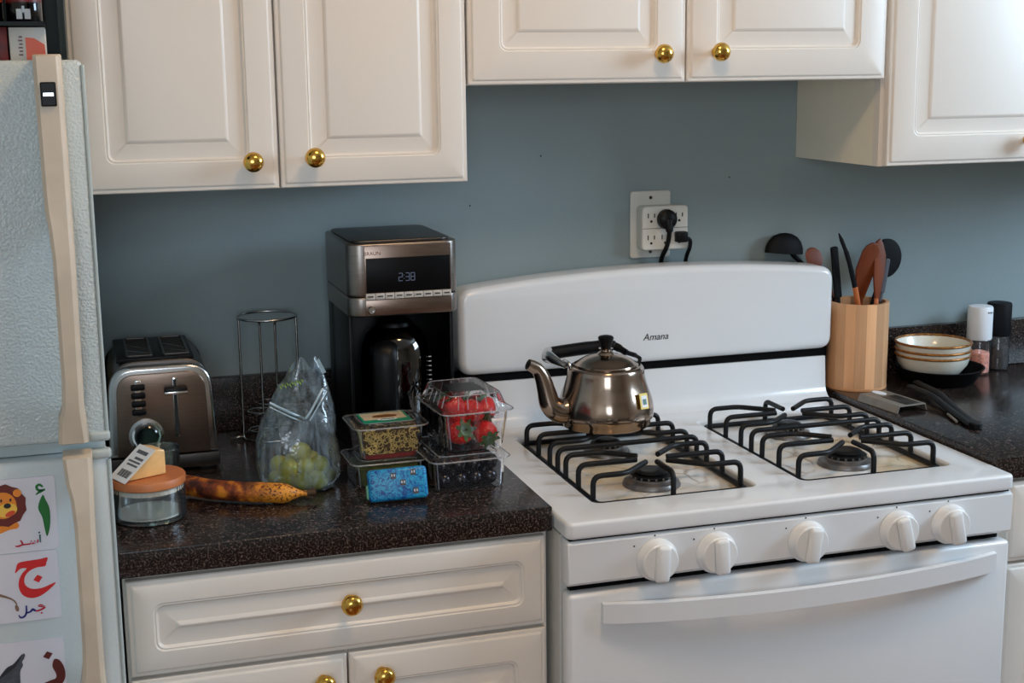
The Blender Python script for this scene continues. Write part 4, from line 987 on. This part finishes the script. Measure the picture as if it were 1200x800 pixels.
sp = [(-.024, -.046, .0225, 1.15, .3, 1.25), (.021, -.044, .0225, 2.05, .2, 1.25), (.002, -.046, .055, -1.5, .35, 1.15), (-.026, -.040, .059, -.5, .9, 1.1), (.030, -.036, .056, 2.2, -.5, 1.0), (-.023, -.004, .022, 1.5, 1.2, 1.2), (.020, -.002, .022, 1.6, 2.5, 1.2), (-.022, .036, .022, 1.5, .5, 1.2), (.020, .038, .022, 1.5, -1, 1.2),
      (-.024, .004, .058, -.6, 1.4, 1.1), (.024, .004, .057, 1.2, .5, 1.05), (.0, .042, .057, 1.5, .8, 1.1)]
for k, (x, y, z, rx, rz, s) in enumerate(sp):
    o = B0 if k == 0 else copy_tree(B0)
    q = Matrix.Rotation(R(4), 3, 'Z') @ Vector((x * .93, y * .86, 0)); o.location = (-.0800 + q.x, -.428 + q.y, sz + z + .002); o.rotation_euler = (rx, 0, rz); o.scale = (s * .89,) * 3
# blue packet
PK = thing('tissue_packet', 'small bright blue patterned packet leaning on the plastic tub', 'packet', (-.2135, -.541, .9142), R(-8))
b = box_bm(-.0445, .0445, -.0085, .0085, .0, .048, .006, 3)
TPK = Matrix.Rotation(R(-13), 4, 'X') @ Matrix.Rotation(R(-2.5), 4, 'Y'); TPK = Matrix.Translation((0, 0, .0040)) @ TPK
b.transform(TPK); mo('wrapper', b, 'packet_blue', PK, auto=40)
b = box_bm(-.0475, -.0400, -.0030, .0110, .004, .026, .003, 2); b.transform(TPK); mo('seam_flap', b, 'packet_edge', PK, auto=40)
for (x, z) in ((-.006, .037), (.024, .040), (.008, .026), (.026, .012)):
    b = box_bm(x - .0040, x + .0040, -.0091, -.0086, z - .0045, z + .0045, .0002); b.transform(TPK); ic = mo('printed_mark', b, 'packet_icon', PK)
    for dx in (-.0018, .0018):
        b = box_bm(x + dx - .0008, x + dx + .0008, -.0094, -.0092, z - .001, z + .0025); b.transform(TPK); mo('printed_dot', b, 'white_marks', ic)

# ------------------------------------------------------------------ outlet, plugs
OT = thing('wall_outlet', 'beige wall plate with a six-outlet adapter above the stove', 'outlet', (.415, 0, 1.183))
plate('wall_plate', [rrect(.374, .458, 1.185, 1.315, .006)], .006, 'outlet_white', OT, .002, 'XZ', -.0033, world=True)
for zz in (1.302, 1.197): lathe('screw', [(0, 0), (.0035, 0), (.0030, .0012), (0, .0014)], 'steel_dark', OT, 14, (.416, -.0062, zz), 'Y', world=True)
ad = plate('adapter', [rrect(.386, .482, 1.203, 1.288, .008)], .030, 'outlet_white', OT, .004, 'XZ', -.0215, world=True, res=3)
rbox('adapter_seam', .387, .481, -.0370, -.0362, 1.2450, 1.2458, 'steel_dark', ad, world=True)
for cx in (.405, .434, .463):
    for cz in (1.270, 1.228):
        for dx, hh in ((-.0065, .0045), (.0065, .0038)): rbox('socket_slot', cx + dx - .0011, cx + dx + .0011, -.0369, -.0363, cz - hh, cz + hh, 'hole_black', ad, world=True)
        lathe('socket_hole', [(0, 0), (.0026, 0), (.0026, .0005), (0, .0005)], 'hole_black', ad, 12, (cx, -.0364, cz - .011), 'Y', world=True)
P1 = thing('power_plug', 'round black plug with its cord hanging from the wall outlet', 'plug', (.434, -.05, 1.10), 0, 'plugs in the adapter')
lathe('plug_body', [(0, 0), (.0180, 0), (.0195, .004), (.0185, .014), (.0120, .019), (0, .020)], 'black_plastic', P1, 26, (.434, -.0371, 1.263), 'Y', world=True)
tube('cord', smooth_path([(.434, -.048, 1.262), (.4345, -.055, 1.246), (.4345, -.052, 1.225), (.434, -.040, 1.205), (.4335, -.022, 1.185), (.433, -.0160, 1.15), (.433, -.0150, 1.08)], 5), [.010] * 3 + [.0075] * 4 + [.0046] * 24, 'black_plastic', P1, 10, world=True)
P2 = thing('power_plug', 'square black plug with its cord hanging from the wall outlet', 'plug', (.468, -.05, 1.10), 0, 'plugs in the adapter')
rbox('plug_body', .452, .4745, -.056, -.0371, 1.2180, 1.2385, 'black_plastic', P2, .003, 2, world=True)
tube('cord', smooth_path([(.4735, -.048, 1.226), (.482, -.046, 1.220), (.4850, -.038, 1.205), (.4845, -.024, 1.185), (.483, -.0165, 1.15), (.482, -.0150, 1.08)], 5), .0040, 'black_plastic', P2, 10, world=True)

# ------------------------------------------------------------------ bamboo crock and utensils
UX, UY, UZ = .8320, -.0850, .9142
CK = thing('utensil_crock', 'round bamboo utensil crock made of vertical staves beside the stove', 'crock', (UX, UY, UZ))
NS = 18; ro, ri, hh = .0600, .0530, .1735; st = None
for k in range(NS):
    if st is None:
        V, F = [], []; a1 = 2 * pi / NS * .494; m_ = 4
        for z in (.003, hh):
            for r_ in (ri, ro):
                for q in range(m_): a = -a1 + 2 * a1 * q / (m_ - 1); V.append((r_ * cos(a), r_ * sin(a), z))
        for q in range(m_ - 1):
            F += [(q, q + 1, m_ + q + 1, m_ + q), (2 * m_ + q, 2 * m_ + q + 1, 3 * m_ + q + 1, 3 * m_ + q), (q, q + 1, 2 * m_ + q + 1, 2 * m_ + q), (m_ + q, m_ + q + 1, 3 * m_ + q + 1, 3 * m_ + q)]
        F += [(0, m_, 3 * m_, 2 * m_), (m_ - 1, 2 * m_ - 1, 4 * m_ - 1, 3 * m_ - 1)]
        st = mo('stave', (V, F), 'bamboo', CK); s_ = st
    else: s_ = st.copy(); COL.objects.link(s_); s_.parent = CK
    s_.rotation_euler = (0, 0, 2 * pi * k / NS + .1)
lathe('bottom', [(0, .0), (.0600, .0), (.0606, .002), (.0606, .005), (.0525, .0055), (0, .0056)], 'bamboo', CK, 40)
def spoon(name, label, p_head, p_foot, head, hr, mat_h, mat_s, cat='utensil'):
    """utensil standing in the crock; head drawn in a local frame whose z runs from foot to head"""
    a, c = Vector(p_foot), Vector(p_head); L = (c - a).length; dz = (c - a).normalized()
    t = thing(name, label, cat, a); t['group'] = 'utensils in the bamboo crock'
    x = (Vector((1, 0, 0)) - dz * dz.x).normalized(); y = dz.cross(x); Mx = Matrix((x, y, dz)).transposed().to_4x4()
    if hr:
        d = tube_d([(0, 0, 0), (0, 0, L)], hr, 8, sx=1.0, sy=.7)
        b = bmesh.new(); vs = [b.verts.new(Mx @ v) for v in d[0]]
        for f in d[1]: b.faces.new([vs[i] for i in f])
        mo('handle', b, mat_s, t, auto=50)
    hb_ = head(L)
    if hb_ is not None: hb_.transform(Mx); mo('head', hb_, mat_h, t, auto=50)
    return t
def bmd(d):
    b = bmesh.new(); vs = [b.verts.new(v) for v in d[0]]
    for f in d[1]: b.faces.new([vs[i] for i in f])
    return b
def flat_head(ol, th, bev=.0015):
    def f(L):
        me = plate_me([ol], th, bev); b = bmesh.new(); b.from_mesh(me); bpy.data.meshes.remove(me); bmesh.ops.remove_doubles(b, verts=b.verts, dist=1e-6)
        b.transform(Matrix(((1, 0, 0, 0), (0, 0, -1, 0), (0, 1, 0, L), (0, 0, 0, 1)))); return b
    return f
def bowl_head(rx, rz, ry):
    def f(L):
        b = bmesh.new(); bmesh.ops.create_uvsphere(b, u_segments=24, v_segments=14, radius=1)
        for v in b.verts:
            y = v.co.y; v.co = Vector((v.co.x * rx, (y if y > 0 else y * .25) * ry, v.co.z * rz + L + rz * .8))
        return b
    return f
zf = UZ + .0105
# half-round slotted turner leaning over the back of the range
dome = [(.036 * cos(pi * k / 16), .038 * sin(pi * k / 16)) for k in range(17)]
dome = [(p[0] * 1.0, p[1]) for p in dome]
t = thing('turner', 'black half-round turner leaning from the crock over the stove back', 'utensil', (.800, -.058, zf)); t['group'] = 'utensils in the bamboo crock'
tube('handle', [(.800, -.058, zf), (.7975, -.0515, 1.09), (.7600, -.0130, 1.142), (.7180, -.0150, 1.180)], .0048, 'silicone_black', t, 8, world=True)
mo('blade', bmd(lathe_d([(.0375, 0), (.0365, .010), (.0320, .021), (.0235, .030), (.012, .0350), (.0, .0365)], 28, caps=True)), 'silicone_black', t, auto=40).matrix_local = Matrix.Translation((.6980 - .800, -.0205 + .058, 1.1815 - zf)) @ Matrix.Rotation(R(5), 4, 'Y') @ Matrix.Diagonal((1.12, .47, 1.12, 1))
spoon('wooden_spoon', 'dark brown wooden spoon half hidden behind the stove back', (.7700, -.0310, 1.154), (.868, -.108, zf), bowl_head(.0185, .0220, .006), .0042, 'wood_spoon', 'wood_spoon')
spoon('spatula', 'plain black handle standing upright at the crock edge', (.7740, -.0850, 1.1900), (.808, -.085, zf), flat_head(rrect(-.0075, .0075, -.095, .0085, .004), .009, .003), .0045, 'silicone_black', 'silicone_black')
spoon('tasting_fork', 'slim black-tipped stick with an orange wooden lower half leaning in the crock', (.8140, -.1000, 1.1180), (.8740, -.0740, zf), lambda L: bmd(tube_d(smooth_path([(0, 0, L - .002), (-.0015, 0, L + .035), (-.0050, 0, L + .075), (-.0140, 0, L + .121)], 5), [.0056] * 6 + [.0052] * 5 + [.0042] * 3 + [.0026, .0012], 8, sy=.5)), .0060, 'silicone_black', 'wood_light')
spoon('wooden_spatula', 'broad flat wooden spatula standing in the crock', (.8370, -.0870, 1.0950), (.838, -.048, zf), flat_head([(-.006, -.002), (-.018, .028), (-.022, .060), (-.013, .098), (-.006, .108), (.006, .114), (.016, .112), (.023, .098), (.022, .060), (.013, .025), (.006, -.002)], .006), .0055, 'wood_spoon', 'wood_spoon')
spoon('wooden_spatula', 'narrow wooden spatula turned edge-on in the crock', (.8560, -.1120, 1.0950), (.846, -.126, zf), flat_head([(-.004, -.002), (-.009, .040), (-.010, .085), (-.006, .112), (.002, .118), (.009, .108), (.016, .085), (.014, .050), (.005, -.002)], .006), .0050, 'wood_spoon', 'wood_light')
spoon('ladle', 'black round-headed ladle behind the wooden spatulas', (.8930, -.0660, 1.1360), (.820, -.078, zf), bowl_head(.0360, .0400, .017), .0045, 'silicone_black', 'silicone_black')
spoon('whisk_handle', 'grey plastic handle standing behind the wooden spatulas', (.8880, -.0900, 1.1500), (.858, -.085, zf), flat_head(rrect(-.0055, .0055, -.05, .020, .004), .008, .002), .004, 'grey_handle', 'grey_handle')

# ------------------------------------------------------------------ pan with bowls, grinders
PX, PY, PZ = 1.0100, -.1090, .9142
PN = thing('frying_pan', 'small black pan holding a stack of cream bowls', 'pan', (PX, PY, PZ))
lathe('body', [(0, 0), (.066, 0), (.070, .003), (.086, .030), (.0885, .0315), (.0885, .0330), (.0850, .0325), (.068, .0055), (0, .0050)], 'pan_black', PN, 48)
def bowl(z, r, lab):
    t = thing('bowl', lab, 'bowl', (PX - .020, PY - .004, z), 0, 'cream bowls stacked in the pan')
    h = .056
    lathe('body', [(0, 0), (.030, 0), (.033, .001), (r - .020, .018), (r - .006, .036), (r - .001, h - .003), (r - .0030, h - .003), (r - .0082, .036), (r - .0222, .019), (.030, .005), (0, .0045)], 'cream_glaze', t, 56)
    V, F = [], []; n = 72; R1 = r - .0024
    tube('rim', [((R1 + .0007 * (k % 2)) * cos(2 * pi * k / n), (R1 + .0007 * (k % 2)) * sin(2 * pi * k / n), h - .0022 + .0003 * (k % 2)) for k in range(n)], .0026, 'rim_gold', t, 8, True)
bowl(PZ + .0055, .0745, 'cream bowl with a gold rim, bottom of the stack in the pan')
bowl(PZ + .0165, .0750, 'cream bowl with a gold rim, middle of the stack in the pan')
bowl(PZ + .0310, .0760, 'cream bowl with a gold rim, top of the stack in the pan')
def grinder(loc, lab, capm, fill, fh, hcap=(.073, .142)):
    t = thing('spice_grinder', lab, 'grinder', loc, 0, 'salt and pepper grinders')
    lathe('glass', [(0, .0005), (.022, .0005), (.0238, .003), (.0240, hcap[0] - .004), (.0225, hcap[0] - .0005)], 'jar_glass', t, 32, caps=False)
    lathe('filling', [(0, .004), (.0215, .004), (.0222, .008), (.0222, fh - .004), (.019, fh), (.008, fh + .003), (0, fh + .003)], fill, t, 28)
    lathe('cap', [(0, hcap[0]), (.0245, hcap[0]), (.0255, hcap[0] + .003), (.0255, hcap[1] - .004), (.0240, hcap[1]), (.020, hcap[1] + .001), (0, hcap[1] + .001)], capm, t, 36)
    return t
sg = grinder((1.1290, -.0700, PZ), 'salt grinder with a white cap and pink salt', 'grinder_white', 'salt_pink', .046)
for dx in (-.006, 0, .006): rbox('cap_dot', .006 + dx, .009 + dx, -.0262, -.0250, .1300, .1325, 'ink_black', sg)
grinder((1.1910, -.0480, PZ), 'pepper grinder with a black cap and dark peppercorns', 'silicone_black', 'pepper', .050)

# ------------------------------------------------------------------ folded metal turner and tongs on the right counter
TR = thing('metal_scraper', 'grey folded metal scraper lying beside the stove on the dark counter', 'scraper', (.806, -.258, .9142), R(-84))
prof = [(-.034, .0004), (-.031, .0004), (-.027, .0120), (.030, .0120), (.034, .0010), (.036, .0010), (.0315, .0140), (-.0285, .0140)]
b = bmesh.new(); me = plate_me([prof], .118, .0004); b.from_mesh(me); bpy.data.meshes.remove(me); bmesh.ops.remove_doubles(b, verts=b.verts, dist=1e-6)
b.transform(Matrix(((0, 0, 1, 0), (1, 0, 0, 0), (0, 1, 0, 0), (0, 0, 0, 1)))); mo('blade', b, 'trivet_metal', TR, auto=30)
plate('white_oval', [ell(-.045, .006, .018, .010, 20)], .0006, 'paper_white', TR, 0, 'XY', .0146)  # flat white oval on top of the blade
rbox('handle_patch', -.018, .055, -.010, .024, .0142, .0150, 'steel_dark', TR, .0003)
TG = thing('tongs', 'black kitchen tongs lying open on the dark counter beside the scraper', 'tongs', (.853, -.452, .9142))
def arm(pts):
    tube('arm', fillet_path(pts, .02, 4), [.0075 + .002 * sin(k) * 0 for k in range(len(fillet_path(pts, .02, 4)))], 'black_iron', TG, 10, world=True, sx=.45, sy=1.15, up=(0, 0, 1))
arm([(.853, -.456, .9190), (.880, -.360, .9215), (.905, -.260, .9330), (.917, -.170, .9330)])
arm([(.846, -.454, .9190), (.868, -.350, .9240), (.880, -.270, .9340), (.884, -.200, .9340)])
lathe('hinge', [(0, 0), (.011, 0), (.012, .003), (.012, .010), (.010, .012), (0, .012)], 'black_iron', TG, 20, (.850, -.458, .9144), world=True)
tube('trim_edge', [(.838, -.420, .9185), (.852, -.372, .9200)], .0025, 'trivet_metal', TG, 8, world=True)

# ------------------------------------------------------------------ ceiling lamp that warms the room
LM_ = thing('ceiling_lamp', 'round frosted ceiling lamp glowing warm above the kitchen', 'lamp', (.05, -1.25, ZC - .10))
lathe('shade', [(0, .0), (.07, .004), (.13, .025), (.16, .06), (.165, .085), (0, .085)], 'lamp_glow', LM_, 32)
lathe('ceiling_plate', [(0, .0855), (.175, .0855), (.175, .0995), (0, .0995)], 'chrome', LM_, 32)
